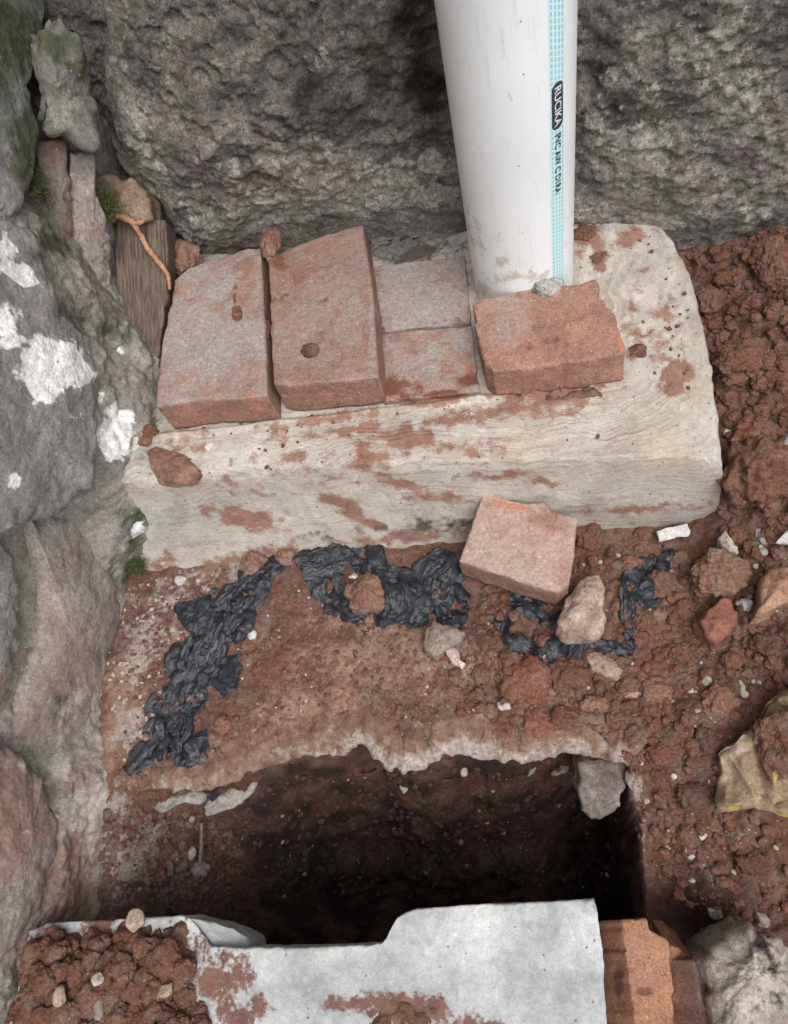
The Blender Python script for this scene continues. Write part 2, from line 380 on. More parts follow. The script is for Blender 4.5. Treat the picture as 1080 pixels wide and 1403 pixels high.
chalk = 1.15 * blobs(G, [(215,860,50,70,20,.7),(175,1000,30,90,8,.75),(250,815,70,35,-20,.75),(330,780,60,22,-15,.75),(190,900,30,60,0,.7),(170,1010,28,90,5,.7),(120,1110,50,70,10,.9),(560,1010,260,18,0,.75),(160,1180,90,80,0,.8),(1060,745,40,16,0,1),(980,1190,25,30,0,.5),(1010,1180,20,40,0,.55),(870,1100,14,60,0,.6)], .6, 90, 9)
damp_shade = np.clip(inpit * (.55 + .45 * sstep(-.02, -.10, zp)) * .95 * sstep(-.47, -.36, x) * (.8 + .55 * fbm(P3, 34, 4, 35)), 0, 1) + blobs(G, [(950,1230,120,80,0,.55),(700,880,140,50,0,.22),(1000,640,90,120,0,.2)], .3, 30, 10)  # damp soil, plus pit shade painted in as darker colour with depth
MS = m_soil()
o = obj('ground', G, grid_faces(len(gx), len(gy)), MS, attrs=dict(dry=dry, chalk=chalk, damp_shade=damp_shade), base=np.zeros(3), kind='structure')

# crust of old screed whose broken edge overhangs the pit
def crust():
    pts = resample(RIMW, .0022)[: -1]; pts = pts[: int(len(pts))]
    # keep only the open polyline (drop the closing run)
    L = np.concatenate([[0], np.cumsum(np.linalg.norm(np.diff(RIMW, axis=0), axis=1))])
    s = np.arange(0, L[-1], .0018); C = np.stack([np.interp(s, L, RIMW[:, i]) for i in range(3)], 1)
    C[:, :2] += np.stack([.0022 * fbm(C, 120, 3, 3), .0030 * fbm(C, 110, 4, 4)], 1)
    T = np.gradient(C, axis=0); T[:, 2] = 0; T /= np.linalg.norm(T, axis=1, keepdims=True)
    k = np.ones(9) / 9; T = np.stack([np.convolve(np.pad(T[:, i], 4, 'edge'), k, 'valid') for i in range(3)], 1)
    Nn = np.stack([-T[:, 1], T[:, 0], 0 * s], 1)          # inland
    th = (.015 + .007 * fbm(C, 30, 4, 8)) * np.interp(s, [0, .08, .16, L[-1] - .05, L[-1]], [.5, .6, 1, 1.2, .4])
    prof = [(.050, -.006), (.046, -.002), (.042, .0002), (.039, .0010), (.036, .0014), (.033, .0018), (.030, .002), (.028, .0022), (.026, .0026), (.0235, .0025), (.021, .0022), (.017, .0010), (.013, -.0010), (.0095, -.0032), (.006, -.0052), (.0030, -.0070), (.0008, -.0086), (0, -.0102), (.0014, -.0116), (.006, -.012), (.024, -.012)]
    q = C + Nn * .042; zin = gz(q[:, 0], q[:, 1]); k5 = np.ones(7) / 7; zin = np.convolve(np.pad(zin, 3, 'edge'), k5, 'valid')
    rows = []
    fe = []
    for a, h in prof:
        p = C + Nn * (a * np.interp(s, [0, .1, L[-1]], [.7, 1, 1]))[:, None]
        hh = np.full(len(s), h)
        if h < 0 and a < .03: hh = h / .012 * np.maximum(th, .006)
        q = C + Nn * max(a, .042)
        p[:, 2] = gz(q[:, 0], q[:, 1]) if a > .042 else zin
        p[:, 2] += hh
        rows.append(p); fe.append(np.full(len(s), {True: 1 - sstep(.009, .024, np.array(a))}[True] if h > -.012 else .5))
    Vv = np.array(rows).transpose(1, 0, 2).reshape(-1, 3); fe = np.array(fe).T.ravel()
    Vv = Vv + np.stack([.0012 * fbm(Vv, 170, 4, 1), .0014 * fbm(Vv, 160, 4, 2), .0016 * fbm(Vv, 190, 4, 3)], 1)
    Vv[:, 2] += .0022 * fbm(Vv, 70, 4, 5) + .3 * domes(Vv[:, 0], Vv[:, 1], .007, 47, .3, .7, .6)
    u, v = px(Vv); big = np.interp(u, [150, 340, 420, 480, 560, 640, 740, 800, 860], [.35, .5, .7, 1.0, 1.15, 1.1, 1.0, .8, .6])
    return Vv, grid_faces(len(s), len(prof))[:, ::-1], fe * big
Vc, Fc, ce = crust()
t = NT('broken_screed')
soilc = t.ramp(t.noise(60, 7, .7), (.3, (.11, .06, .043)), (.55, (.225, .135, .10)), (.75, (.34, .235, .185)))
pale = t.ramp(t.noise(160, 7, .7), (.3, (.21, .165, .14)), (.5, (.36, .31, .275)), (.7, (.50, .46, .425)))
MC = t.done(t.mix(t.mask('edge', 90, 1.3, .35, 1.05, 9), soilc, pale), .93, t.noise(300, 7, .72), .8, .0025, .2, .7)
obj('screed_crust', Vc, Fc, MC, attrs=dict(edge=ce * (.85 + .55 * fbm(Vc, 26, 3, 44))), kind='structure')

# ================================================================== OLD WALL AT THE BACK
WY, WK = .722, -.14
WN = np.array([WK, -1.0, 0]); WN = WN / np.linalg.norm(WN); WN = np.array([WN[0], WN[1], WN[2]])
def wall_axis(a, b, st, lo, hi):
    r = list(np.arange(a, b, st)); s = st
    while r[-1] < hi: s *= 1.3; r.append(r[-1] + s)
    l = [a]; s = st
    while l[-1] > lo: s *= 1.3; l.append(l[-1] - s)
    return np.array(l[:0:-1] + r)
wx = wall_axis(-.78, .42, .0023, -1.4, 2.5); wz = wall_axis(.05, .56, .0022, -.3, 1.9)
A, B_ = np.meshgrid(wx, wz, indexing='ij'); a, b = A.ravel(), B_.ravel()
base = np.stack([a, WY + WK * a, b], 1)
u, v = px(base); 
CONC = [(128,-200),(146,60),(138,130),(150,205),(178,240),(205,285),(232,345),(262,352),(330,330),(372,312),(430,300),(505,288),(560,296),(628,300),(700,330),(780,318),(800,305),(860,296),(900,306),(935,345),(975,362),(1010,345),(1060,332),(1120,320),(2500,300),(2500,-4000),(-600,-4000)]
wu = u + 7 * fbm(base, 45, 4, 41); wv = v + 7 * fbm(base, 45, 4, 42)
sdc = sdpoly(wu, wv, CONC)
farw = ((a > .45) | (b > .6))
sdc = np.where(farw & (b > .3), 60, sdc)
rec = sstep(2, -16, sdc)                                   # 1 where the render is gone
rnd = sstep(0, 55, sdc)
left_ = sstep(640, 560, u) ; right_ = 1 - left_
N1 = fbm(base, 7, 4, 51); N2 = fbm(base, 24, 5, 52, .6); N3 = ridged(base, 30, 3, 53) - .5; N4 = fbm(base, 120, 4, 54, .65)
hgt = .009 * N1 + (.0075 * left_ + .0045 * right_) * N2 + .004 * N3 + .0034 * N4 - domes(a + .004 * N2, b, .016, 69, .3, .8, .35) * .35 + domes(a + .003 * N2, b + .003 * N4, .022, 61, .3, .7, .5) * (.10 + .18 * right_) + domes(a, b, .009, 65, .3, .7, .7) * .22
hgt += .020 * np.exp(-((u - 330) ** 2 / 180 ** 2 + (v - 150) ** 2 / 120 ** 2)) - .022 * sstep(430, 600, u) * sstep(900, 700, u) * sstep(-100, 100, v) * sstep(640, 480, u * 0 + v)
# step where the lower part of the render bulges out
hgt += .012 * sstep(-10, 14, v - (110 + (u - 150) * .55) + 18 * N2) * sstep(420, 300, u) * sstep(-.2, .6, rnd)
hgt = hgt * (.4 + .6 * rnd) - .007 * (1 - rnd) - (.004 + .055 * sstep(250, 170, u)) * rec * (1 + .25 * N2) 
p = base + WN * hgt[:, None]
pale = blobs(p, [(470,205,60,60,0,.7),(390,230,70,45,10,.85),(330,250,80,60,20,.75),(420,265,90,40,-10,.95),(300,300,80,30,25,.8),(520,250,60,35,0,.9),(580,225,40,22,0,.8),(500,280,60,18,0,1.1),(185,165,14,90,15,.8),(170,60,18,70,10,.7),(240,150,60,22,30,.45),(200,200,60,22,55,.9),(250,70,60,30,30,.45),(430,80,90,50,0,.3),
                 (880,180,110,120,0,.8),(1010,90,80,140,10,.9),(930,60,90,60,0,.7),(900,300,60,16,0,1.2),(1040,290,40,30,0,.8),(1030,130,60,120,0,.6),(840,120,50,70,0,.5),(800,290,40,20,0,.9),(1060,180,60,80,0,.6),(820,40,60,40,0,.4),(950,345,50,14,0,1)], .55, 45, 81)
pale = pale + (1.0 * sstep(90, 15, sdc) * sstep(170, 230, v) * sstep(660, 600, u) + .75 * sstep(26, 4, sdc) * sstep(280, 240, u)) * (.75 + .6 * fbm(p, 40, 3, 88)) * (sdc > -4)
moss = blobs(p, [(420,60,120,50,0,.35),(290,110,60,30,0,.35),(470,235,60,40,0,.3)], .5, 30, 84)
dark = blobs(p, [(585,120,45,170,-8,.9),(420,120,200,110,0,.55),(300,40,140,80,0,.5),(560,20,50,80,0,.7),(820,70,40,90,0,.55),(850,150,50,60,0,.55),(950,40,90,50,0,.4)], .45, 30, 83)  # dark stains, and the pipe's cast shadow painted to its left
t = NT('old_render')
c0 = t.ramp(t.noise(34, 9, .7), (.28, (.118, .105, .094)), (.5, (.256, .231, .206)), (.72, (.43, .40, .36)))
gr = t.ramp(t.noise(260, 7, .75), (.3, .55), (.65, 1.25)); c0 = t.mix(1.0, c0, gr, 'MULTIPLY')
c0 = t.mix(t.mask('dark', 40, .5, .3, 1.0), c0, (.04, .035, .031))
pn = t.ramp(t.noise(130, 8, .78), (.34, (.19, .175, .145)), (.5, (.40, .38, .325)), (.62, (.56, .535, .47)))
c0 = t.mix(t.mask('pale', 70, 1.15, .66, .80, 12), c0, pn)
c0 = t.mix(t.mask('moss', 70, .6, .42, .9), c0, (.085, .085, .042))
c0 = t.mix(t.math('MULTIPLY', t.specks(190, .04, .34), .4), c0, (.34, .32, .29))
c0 = t.mix(t.math('MULTIPLY', t.specks(240, .10, .34), .7), c0, (.025, .022, .02))
MW = t.done(c0, .93, t.math('ADD', t.noise(330, 7, .75), t.math('MULTIPLY', t.noise(95, 6, .7), 2.0)), 1.0, .0035, .15, 1.0)
wt = thing('old_wall', (0.2, .7, 0), 'old weathered wall of dark rough render with pale lichen behind the white pipe', 'wall')
obj('render_face', p, grid_faces(len(wx), len(wz)), MW, wt, attrs=dict(pale=pale, dark=dark, moss=moss))
cor = np.array([(-1.5, WY - WK * 1.5 + .10, 0), (2.6, WY + WK * 2.6 + .10, 0), (2.6, WY + WK * 2.6 + .3, 0), (-1.5, WY - WK * 1.5 + .3, 0)])
cv = np.vstack([cor + (0, 0, -.4), cor + (0, 0, 1.95)]); cf = np.array([(0, 3, 2, 1), (4, 5, 6, 7), (0, 1, 5, 4), (1, 2, 6, 5), (2, 3, 7, 6), (3, 0, 4, 7)])
obj('wall_core', cv, cf, MW, wt, smooth=False)

# ================================================================== STONE WALL ON THE LEFT
LX, LYK, BAT = -.512, .14, .13                             # foot line turned slightly, face leaning back
LN = np.array([1.0, -LYK, BAT]); LN /= np.linalg.norm(LN)
def corner(z, d=.03): x_ = (LX + LYK * WY - BAT * z) / (1 - LYK * WK); return np.array([x_ + d, WY + WK * x_ - d, z])
ly = wall_axis(-.16, .90, .0024, -1.6, 1.0); lz = wall_axis(-.16, .55, .0024, -.5, 1.9)
A, B_ = np.meshgrid(ly, lz, indexing='ij'); a, b = A.ravel(), B_.ravel()
base = np.stack([LX + LYK * a - BAT * b, a, b], 1)
u, v = px(base)
N1 = fbm(base, 8, 4, 91); N2 = fbm(base, 30, 5, 92, .6); N4 = fbm(base, 130, 4, 93, .65)
hg = .008 * N1 + .0045 * N2 + .0022 * N4 + .2 * domes(a, b, .018, 95, .3, .7, .6) - .003
hg += .022 * np.exp(-((u - 180) / 30) ** 2 - ((v - 745) / 40) ** 2) + .012 * sstep(130, 180, u) * sstep(450, 520, v)
hg -= .03 * sstep(.60, .68, a) * sstep(.10, .16, b)
hg += .015 * np.exp(-((u - 110) / 60) ** 2 - ((v - 1150) / 110) ** 2) + .015 * np.exp(-((u - 170) / 40) ** 2 - ((v - 1090) / 60) ** 2)
hg += .020 * sstep(.40, .50, a)
hg -= .052 * sstep(.45, .36, a) * np.interp(a, [.0, .34], [.45, 1.0])
far_ = (a < -.3) | (b > .7) | (a > .97)
hg = np.where(far_, -.012, hg)
p = base + LN * hg[:, None]
moss = blobs(p, [(30,130,50,150,0,1.0),(50,240,20,40,0,1.1),(190,720,28,60,10,.8),(180,780,26,26,0,1.1),(100,440,30,40,0,.8),(150,450,40,20,0,.6),(70,330,30,60,0,.6)], .5, 50, 94)
white = blobs(p, [(162,592,26,36,10,2.0),(140,545,8,10,0,.8),(115,485,12,8,0,.9),(185,610,14,20,0,.6),(165,480,8,8,0,.9),(190,725,14,14,0,.9)], .6, 90, 96)
rosy = blobs(p, [(60,1200,120,160,0,.8),(120,1100,60,80,0,.5),(80,900,60,160,0,.5),(30,1300,60,60,0,.6)], .4, 30, 97)
chalk = blobs(p, [(110,1110,50,50,20,1.0),(90,1060,40,30,0,.8),(140,1000,20,80,0,.7),(150,1160,40,40,0,.6)], .6, 60, 98)
def m_leftwall(name, lo, mid, hi):
    t = NT(name)
    c = t.ramp(t.noise(24, 9, .66), (.28, lo), (.5, mid), (.73, hi)); g = t.ramp(t.noise(300, 6, .72), (.3, .7), (.65, 1.18)); c = t.mix(1.0, c, g, 'MULTIPLY')
    c = t.mix(t.mask('rosy', 40, .5, .2, 1.0), c, (.25, .165, .13))
    c = t.mix(t.mask('tan', 50, .4, .3, .95), c, (.30, .255, .19))
    c = t.mix(t.mask('moss', 80, .55, .35, .9), c, t.mix(t.noise(200, 5, .7), (.035, .04, .027), (.095, .105, .06)))
    c = t.mix(t.math('MULTIPLY', t.mask('chalk', 130, .9, .45, .95), .75), c, (.40, .365, .325))
    c = t.mix(t.mask('white', 120, .8, .44, .74, 9), c, t.ramp(t.noise(90, 6, .7), (.3, (.58, .57, .52)), (.6, (.80, .81, .79))))
    c = t.mix(t.math('MULTIPLY', t.specks(200, .04, .28), .5), c, (.42, .40, .37))
    c = t.mix(t.math('MULTIPLY', t.specks(150, .06, .3), .5), c, (.05, .045, .04))
    return t.done(c, .88, t.math('ADD', t.noise(280, 7, .72), t.math('MULTIPLY', t.noise(75, 6, .66), 2)), .5, .0022, .2, .7)
MLm = m_leftwall('wall_mortar', (.12, .108, .09), (.24, .222, .192), (.37, .35, .31))
MLs = m_leftwall('wall_stone', (.145, .143, .137), (.225, .222, .213), (.31, .305, .293))
MLb = m_leftwall('brown_wall_stone', (.175, .15, .13), (.265, .232, .205), (.35, .315, .285))
lt = thing('stone_wall', (LX, .3, 0), 'rubble stone wall with flaking white paint and mossy joints along the left', 'wall')
obj('mortar', p, grid_faces(len(ly), len(lz))[:, ::-1], MLm, lt, attrs=dict(moss=moss, white=white, rosy=rosy, chalk=chalk))
cv = np.array([(-1.3, -1.65, -.5), (0, -1.65, -.5), (0, .80, -.5), (-1.3, .80, -.5)]); cv = np.vstack([cv, cv + (0, 0, 2.35)]); cq = [1, 2, 5, 6]; cv[cq, 0] = LX + LYK * cv[cq, 1] - BAT * cv[cq, 2] - .05
obj('wall_core', cv, cf, MLm, lt, smooth=False)
def on_wall(poly, off=0.0): return [PP(u_, v_, np.array([LX, 0, 0]) + LN * off, LN) for u_, v_ in poly]
def wall_stone(name, poly, mat, off, depth, dome, seed, label=None, lump=.010, **bl):
    V_, F_ = prism(on_wall(poly, off), LN, depth, bevel=.012, step=.0026, rough=(.0013, 60), chip=.003, edge_j=.004, seed=seed, dome=dome * .42, lump=lump * .3)
    at = {k_: blobs(V_, q[0], q[1], q[2], seed + 7) for k_, q in bl.items()}
    o_ = obj(name, V_, F_, mat, lt, at)
    if label: o_['label'] = label
    return o_
wall_stone('stone', [(-60,-60),(30,-60),(62,0),(60,60),(50,120),(60,190),(50,250),(30,290),(-60,300)], MLs, .022, .07, .002, 11, 'dark mossy stone at the top of the wall', moss=([(10,60,120,120,0,1.1),(40,200,40,100,0,1.0)], .45, 30))
wall_stone('stone', [(-60,305),(20,300),(52,318),(66,370),(90,425),(118,455),(136,500),(140,590),(132,660),(90,706),(40,722),(-60,738)], MLs, .028, .08, .004, 12, 'big grey stone with flakes of white paint',
           white=([(70,500,46,34,12,2.2),(108,512,34,14,8,1.9),(66,530,24,26,0,1.9),(20,372,34,14,20,1.2),(10,340,12,22,0,1.1),(38,380,16,14,0,1.0),(6,445,22,28,0,1.1),(10,470,30,14,0,1.0),(102,572,12,7,0,.9),(20,655,10,14,0,.7),(60,480,12,12,0,1),(130,515,10,7,0,1)], .75, 70),
           moss=([(60,350,36,40,30,.7),(95,430,30,24,0,.5)], .5, 60), rosy=([(60,420,60,30,0,.2)], .3, 40))
wall_stone('stone', [(45,712),(92,700),(130,728),(160,790),(170,835),(160,900),(146,960),(138,1010),(118,1046),(80,1052),(40,1040),(22,1000),(34,940),(60,880),(66,800),(50,750)], MLb, -.036, .09, .018, 13, 'large oval brown stone in the wall',
           rosy=([(110,900,60,130,0,.55),(60,1000,50,40,0,.6)], .4, 26), chalk=([(95,985,14,40,12,.75),(130,960,8,60,8,.5)], .7, 70), moss=([(90,960,34,50,0,.35)], .5, 40))
wall_stone('stone', [(-60,745),(0,738),(22,760),(31,810),(30,880),(18,950),(0,985),(-60,1000)], MLs, -.036, .08, .012, 14, 'pale grey stone cut by the left edge', chalk=([(20,830,14,60,0,.6)], .7, 60), rosy=([(0,930,50,50,0,.5)], .4, 30))
wall_stone('stone', [(-60,1012),(18,1018),(58,1058),(80,1110),(82,1160),(62,1225),(40,1275),(0,1330),(-60,1340)], MLb, -.014, .09, .014, 15, 'rusty brown stone at the foot of the wall', rosy=([(20,1120,80,120,0,1.0),(60,1200,40,60,0,.7)], .4, 26), chalk=([(30,1050,20,12,0,.6),(36,1140,10,6,0,.8)], .7, 70))
# pieces packed in the corner between both walls
CN = np.array([.62, -.70, .34]); CN /= np.linalg.norm(CN)
def corner_piece(name, poly, mat, org, nrm, depth, seed, par=None, bevel=.006, dome=.004, lump=.004, rough=(.0028, 60), at=None, **props):
    nrm = np.array(nrm, float); nrm /= np.linalg.norm(nrm)
    V_, F_ = prism([PP(a_, b_, org, nrm) for a_, b_ in poly], nrm, depth, bevel=bevel, step=.0024, rough=rough, chip=.004, edge_j=.003, seed=seed, dome=dome, lump=lump)
    ats = {k_: blobs(V_, q, .5, 60, seed + 7) for k_, q in (at or {}).items()}
    return obj(name, V_, F_, mat, par, ats, **props)
MBo = m_brick('wall_brick', (.215, .125, .10), (.27, .245, .21))
corner_piece('brick', [(50,196),(72,192),(93,196),(96,250),(99,300),(103,345),(84,345),(66,310),(58,260)], MBo, corner(.25, .062), CN, .05, 21, lt, at=dict(dust=[(60,225,12,30,0,1.2),(80,280,24,90,0,.9)], soil=[(70,320,20,20,0,.6)]), label='weathered orange brick set upright in the corner')
corner_piece('stone', [(97,212),(130,212),(132,262),(146,300),(153,350),(153,420),(146,448),(124,446),(108,422),(97,370),(94,300)], MLb, corner(.22, .062), CN, .05, 22, lt, at=dict(rosy=[(120,300,40,100,0,.3)], moss=[(98,400,20,40,0,.5)]), label='flat grey-brown slab of stone standing in the corner')
corner_piece('stone', [(58,40),(84,24),(108,48),(124,92),(138,150),(140,200),(132,212),(112,204),(88,192),(66,190),(62,120)], m_leftwall('dark_mortar', (.075, .072, .062), (.16, .152, .135), (.26, .25, .23)), corner(.36, .075), CN, .05, 23, lt, lump=.009, dome=.0, bevel=.014, rough=(.0045, 50), at=dict(moss=[(90,60,50,50,0,.9),(120,120,30,60,0,.5)], chalk=[(90,170,30,40,0,.4)]), label='rough pale lump of mortar high in the corner')
corner_piece('stone', [(124,243),(150,238),(190,246),(204,270),(209,300),(188,306),(160,300),(138,290),(128,268)], m_stone('tan_stone', (.14, .095, .062), (.23, .165, .115), (.32, .25, .19), 60), corner(.225, .075), (.25, -.62, .74), .05, 24, lt, label='tan stone wedged over the wooden stub')

# ================================================================== PLASTERED BLOCK
HB = .14
fx_ = np.array([-.55, -.43, -.25, -.10, .10, .20]); fy_ = np.array([.440, .438, .434, .421, .402, .389])
top = [(-.545, .441, HB)] + [(q, w, HB) for q, w in zip(fx_[1:], fy_[1:])]
top += [tuple(PZ(*q, HB)) for q in [(990, 612), (985, 560), (976, 500), (962, 425), (945, 368), (925, 325), (912, 308)]] + [(.19, .745, HB), (-.1, .745, HB), (-.545, .80, HB)]
def blk(V):
    x, y, z = V.T; t = np.clip((HB - .008 - z) / .14, 0, 1.3); fr = np.interp(x, fx_, fy_)
    nf = sstep(.035, .0, y - fr)
    y = y - nf * t * np.interp(x, [-.5, -.3, 0, .2], [.055, .052, .030, .012]) - nf * .010 * np.sin(np.clip(t, 0, 1) * math.pi) * np.interp(x, [-.5, -.2, .2], [-.6, -.2, .5])
    nr = sstep(.03, 0, (np.interp(y, [.37, .6, .75], [.2, .205, .2]) - x)); x = x + nr * t * .012
    topm = sstep(.02, .0, HB - z)
    # thin raised line of plaster in front of the bedded bricks
    p0, p1 = PZ(205, 601, HB), PZ(668, 545, HB); e = p1 - p0; L = np.linalg.norm(e); e /= L
    al = (x - p0[0]) * e[0] + (y - p0[1]) * e[1]; dd = -(x - p0[0]) * e[1] + (y - p0[1]) * e[0]
    on = topm * sstep(-.01, .02, al) * sstep(L + .02, L - .01, al)
    z = z + on * (.0045 * np.exp(-(dd / .0035) ** 2) - .003 * sstep(.003, .008, dd) * sstep(.2, .19, dd))
    z = z - topm * .003 * sstep(.03, .0, y - fr) - topm * .005 * sstep(.05, .0, .205 - x)
    return np.stack([x, y, z], 1)
Vb, Fb = prism(top, (0, 0, 1), (.19), bevel=.008, step=.0021, rough=(.0013, 45), chip=.006, edge_j=.0007, seed=101, tilt_fn=blk, centre=(-.17, .59, HB), lump=.0022)
x, y, z = Vb.T
df = y - np.interp(x, fx_, fy_) - np.maximum(HB - .015 - z, 0) * 1.2 + .016 * fbm(Vb, 12, 4, 5); dr = .205 - x + .020 * fbm(Vb, 14, 4, 6)
kk = 28.0; sdist = -np.log(np.exp(-kk * np.clip(dr, -.3, .6)) + np.exp(-kk * np.clip(df, -.3, .6))) / kk
Vb[:, 2] += .0005 * sstep(.05, .0, HB - z) * fbm(np.stack([sdist * 1.0, (x - y) * .05, 0 * x], 1), 260, 2, 7)
soil = blobs(Vb, [(335,712,56,16,10,1.15),(460,688,46,11,22,1.1),(495,712,46,9,25,1.0),(560,665,40,10,10,.9),(600,680,50,10,0,.7),(545,600,70,24,-8,1.0),(470,590,90,14,-8,.85),(630,575,70,16,-8,1.0),(700,560,60,14,-8,.9),(400,625,90,12,-6,.6),(520,625,60,16,-8,.85),(760,545,90,24,-6,1.15),(925,515,26,28,20,1.25),(800,330,30,24,0,1.05),(865,325,30,14,-20,1.0),(820,355,14,18,0,1),(885,370,14,10,0,1),(905,430,24,16,0,.75),(870,485,16,14,0,1),(560,735,120,12,-6,.8),(700,730,50,14,0,.8),(850,700,130,10,-4,.75),(745,660,26,10,0,1),(690,650,60,8,-4,.65),(330,770,90,16,-14,1.1),(230,775,40,20,0,.8),(590,545,60,14,-8,1.1),(450,575,90,10,-8,1.0),(250,605,50,16,0,.7),(640,610,60,24,0,.55),(530,760,100,14,0,1),(880,460,60,60,0,.35),(440,650,160,20,-6,.42)], .62, 85, 102) * 1.22
grey = blobs(Vb, [(560,330,90,40,0,1.2),(240,720,50,50,0,.9),(330,690,120,40,0,.5),(350,300,120,60,0,1.2),(195,520,40,120,0,1.4),(830,310,80,14,-5,1.1),(900,320,30,16,0,.6),(800,700,150,20,0,.5),(210,620,30,40,0,1)], .5, 40, 103)
warm = blobs(Vb, [(900,620,100,50,0,.9),(960,500,24,140,5,.8),(860,560,90,60,0,.5),(300,668,120,10,-2,.9),(560,650,200,16,-3,.6),(700,610,90,40,0,.6)], .5, 30, 104)
dirty = blobs(Vb, [(195,500,36,120,0,1.3),(205,580,16,30,0,1.0),(560,340,80,26,0,1.2),(600,720,140,14,-5,.7),(430,740,40,14,0,.6),(360,320,150,40,0,1.1),(760,740,200,14,-5,.5)], .5, 60, 105)
t = NT('brushed_plaster')
cs = t.t.nodes.new('ShaderNodeCombineXYZ'); t.l(t.math('MULTIPLY', t.attr('sdist'), 1.0), cs.inputs[0]); t.l(t.math('MULTIPLY', t.attr('salong'), .045), cs.inputs[1])
st1 = t.noise(760, 5, .72, cs.outputs[0]); st2 = t.noise(130, 4, .6, cs.outputs[0])
c = t.ramp(t.noise(18, 7, .65), (.3, (.36, .325, .28)), (.5, (.46, .42, .365)), (.7, (.56, .525, .47)))
c = t.mix(t.mask('grey', 40, .4, .3, .9), c, t.ramp(t.noise(30, 7, .65), (.3, (.27, .265, .24)), (.65, (.43, .425, .39))))
c = t.mix(t.math('MULTIPLY', t.mask('warm', 40, .4, .2, 1.0), .42), c, (.45, .355, .245))
c = t.mix(1.0, c, t.ramp(st1, (.26, .77), (.42, 1.0), (.7, 1.05)), 'MULTIPLY')
c = t.mix(t.ramp(t.noise(16, 6, .7), (.45, 0.0), (.6, .55)), c, t.ramp(t.noise(70, 7, .7), (.3, (.38, .35, .31)), (.7, (.57, .54, .49))))
c = t.mix(t.ramp(t.math('ADD', st2, t.math('MULTIPLY', t.noise(20, 5, .7), .8)), (.98, 0.0), (1.25, .4)), c, (.31, .22, .17))
sa = t.math('ADD', t.attr('soil'), t.math('ADD', t.math('MULTIPLY', t.math('SUBTRACT', st1, .5), 1.1), t.math('MULTIPLY', t.math('SUBTRACT', t.noise(330, 8, .8), .5), 2.1)))
c = t.mix(t.math('MULTIPLY', t.ramp(sa, (.42, 0.0), (1.25, 1.0)), .86), c, t.ramp(t.noise(60, 6, .7), (.35, (.20, .084, .054)), (.6, (.31, .15, .105))))
c = t.mix(t.mask('dirty', 120, .7, .45, .9), c, (.10, .085, .068))
c = t.mix(t.math('MULTIPLY', t.specks(110, .08, .17), .85), c, (.085, .06, .05))
c = t.mix(t.math('MULTIPLY', t.specks(240, .07, .3), .6), c, (.16, .08, .055))
hb_ = t.math('ADD', t.math('MULTIPLY', st1, 1.3), t.math('ADD', t.noise(240, 6, .7), t.math('MULTIPLY', st2, .8)))
MB = t.done(c, .9, hb_, .7, .0025, .2, .4)
o = obj('plastered_block', Vb, Fb, MB, attrs=dict(sdist=sdist, salong=x - y, soil=soil, grey=grey, warm=warm, dirty=dirty),
        label='long pale plastered footing with brush marks and red smears, holding the bricks and pipe', category='footing')

# ================================================================== BRICKS
def brick(poly, ztop, depth, mat, label, seed, name='brick', group=None, nrm=(0, 0, 1), org=None, bevel=.0025, chip=.003, dust=1.0, at=None, rough=(.0008, 75), base=None, parent=None, tilt_fn=None, edge_j=.0008, **props):
    org = (0, 0, ztop) if org is None else org
    nrm = np.array(nrm, float); nrm /= np.linalg.norm(nrm)
    P_ = [PP(a_, b_, org, nrm) for a_, b_ in poly]
    V_, F_ = prism(P_, nrm, depth, bevel=bevel, step=.0021, rough=rough, chip=chip, edge_j=edge_j, seed=seed, tilt_fn=tilt_fn, lump=.0008)
    ats = {k_: blobs(V_, q, .5, 60, seed + 7) for k_, q in (at or {}).items()}
    if dust:
        hgt = (V_ - np.array(org)) @ nrm
        ats['dust'] = np.maximum(ats.get('dust', 0), 0) + dust * sstep(-.012, -.001, hgt) * (.55 + .5 * fbm(V_, 30, 3, seed + 1))
    o_ = obj(name, V_, F_, mat, parent, ats)
    if label: o_['label'] = label; o_['category'] = 'brick'
    if group: o_['group'] = group
    for k_, q in props.items(): o_[k_] = q
    return o_
BG = 'bricks laid on the plastered block'
MB1 = m_brick('brick_grey_dusted', (.36, .20, .15), (.44, .395, .375))
MB2 = m_brick('brick_brown', (.34, .19, .145), (.40, .315, .28))
MB3 = m_brick('brick_orange', (.385, .21, .155), (.44, .32, .275))
MB4 = m_brick('brick_bright_orange', (.42, .215, .13), (.44, .27, .19))
MB5 = m_brick('brick_pink', (.38, .215, .165), (.53, .395, .34))
brick([(238,382),(258,367),(300,350),(340,339),(357,337),(361,400),(364,470),(366,541),(330,546),(282,546),(232,554),(214,556),(218,510),(223,470),(231,425)], HB + .048, .049, MB1, 'leftmost brick on the footing, dusted grey, beside the wooden stub', 201, group=BG, dust=1.15,
      at=dict(fresh=[(345,545,20,8,0,.8),(352,560,10,10,0,.6),(270,556,40,6,0,.45)], soil=[(325,432,8,14,0,1.2),(322,405,6,14,0,.9),(240,400,16,14,0,.5)], dust=[(275,440,45,70,0,.5)]), bevel=.0035)
brick([(368,354),(400,337),(440,324),(470,314),(497,307),(504,350),(512,415),(516,470),(518,516),(480,521),(445,523),(400,528),(374,526),(371,440)], HB + .049, .050, MB2, 'second brick from the wooden stub, brown with a dirt crumb on top', 202, group=BG, dust=.8,
      at=dict(soil=[(385,360,20,20,0,.8),(425,480,14,12,0,1.0),(400,410,60,40,0,.25)], dust=[(440,430,50,60,0,.3),(510,460,5,60,0,.9)]), bevel=.003)
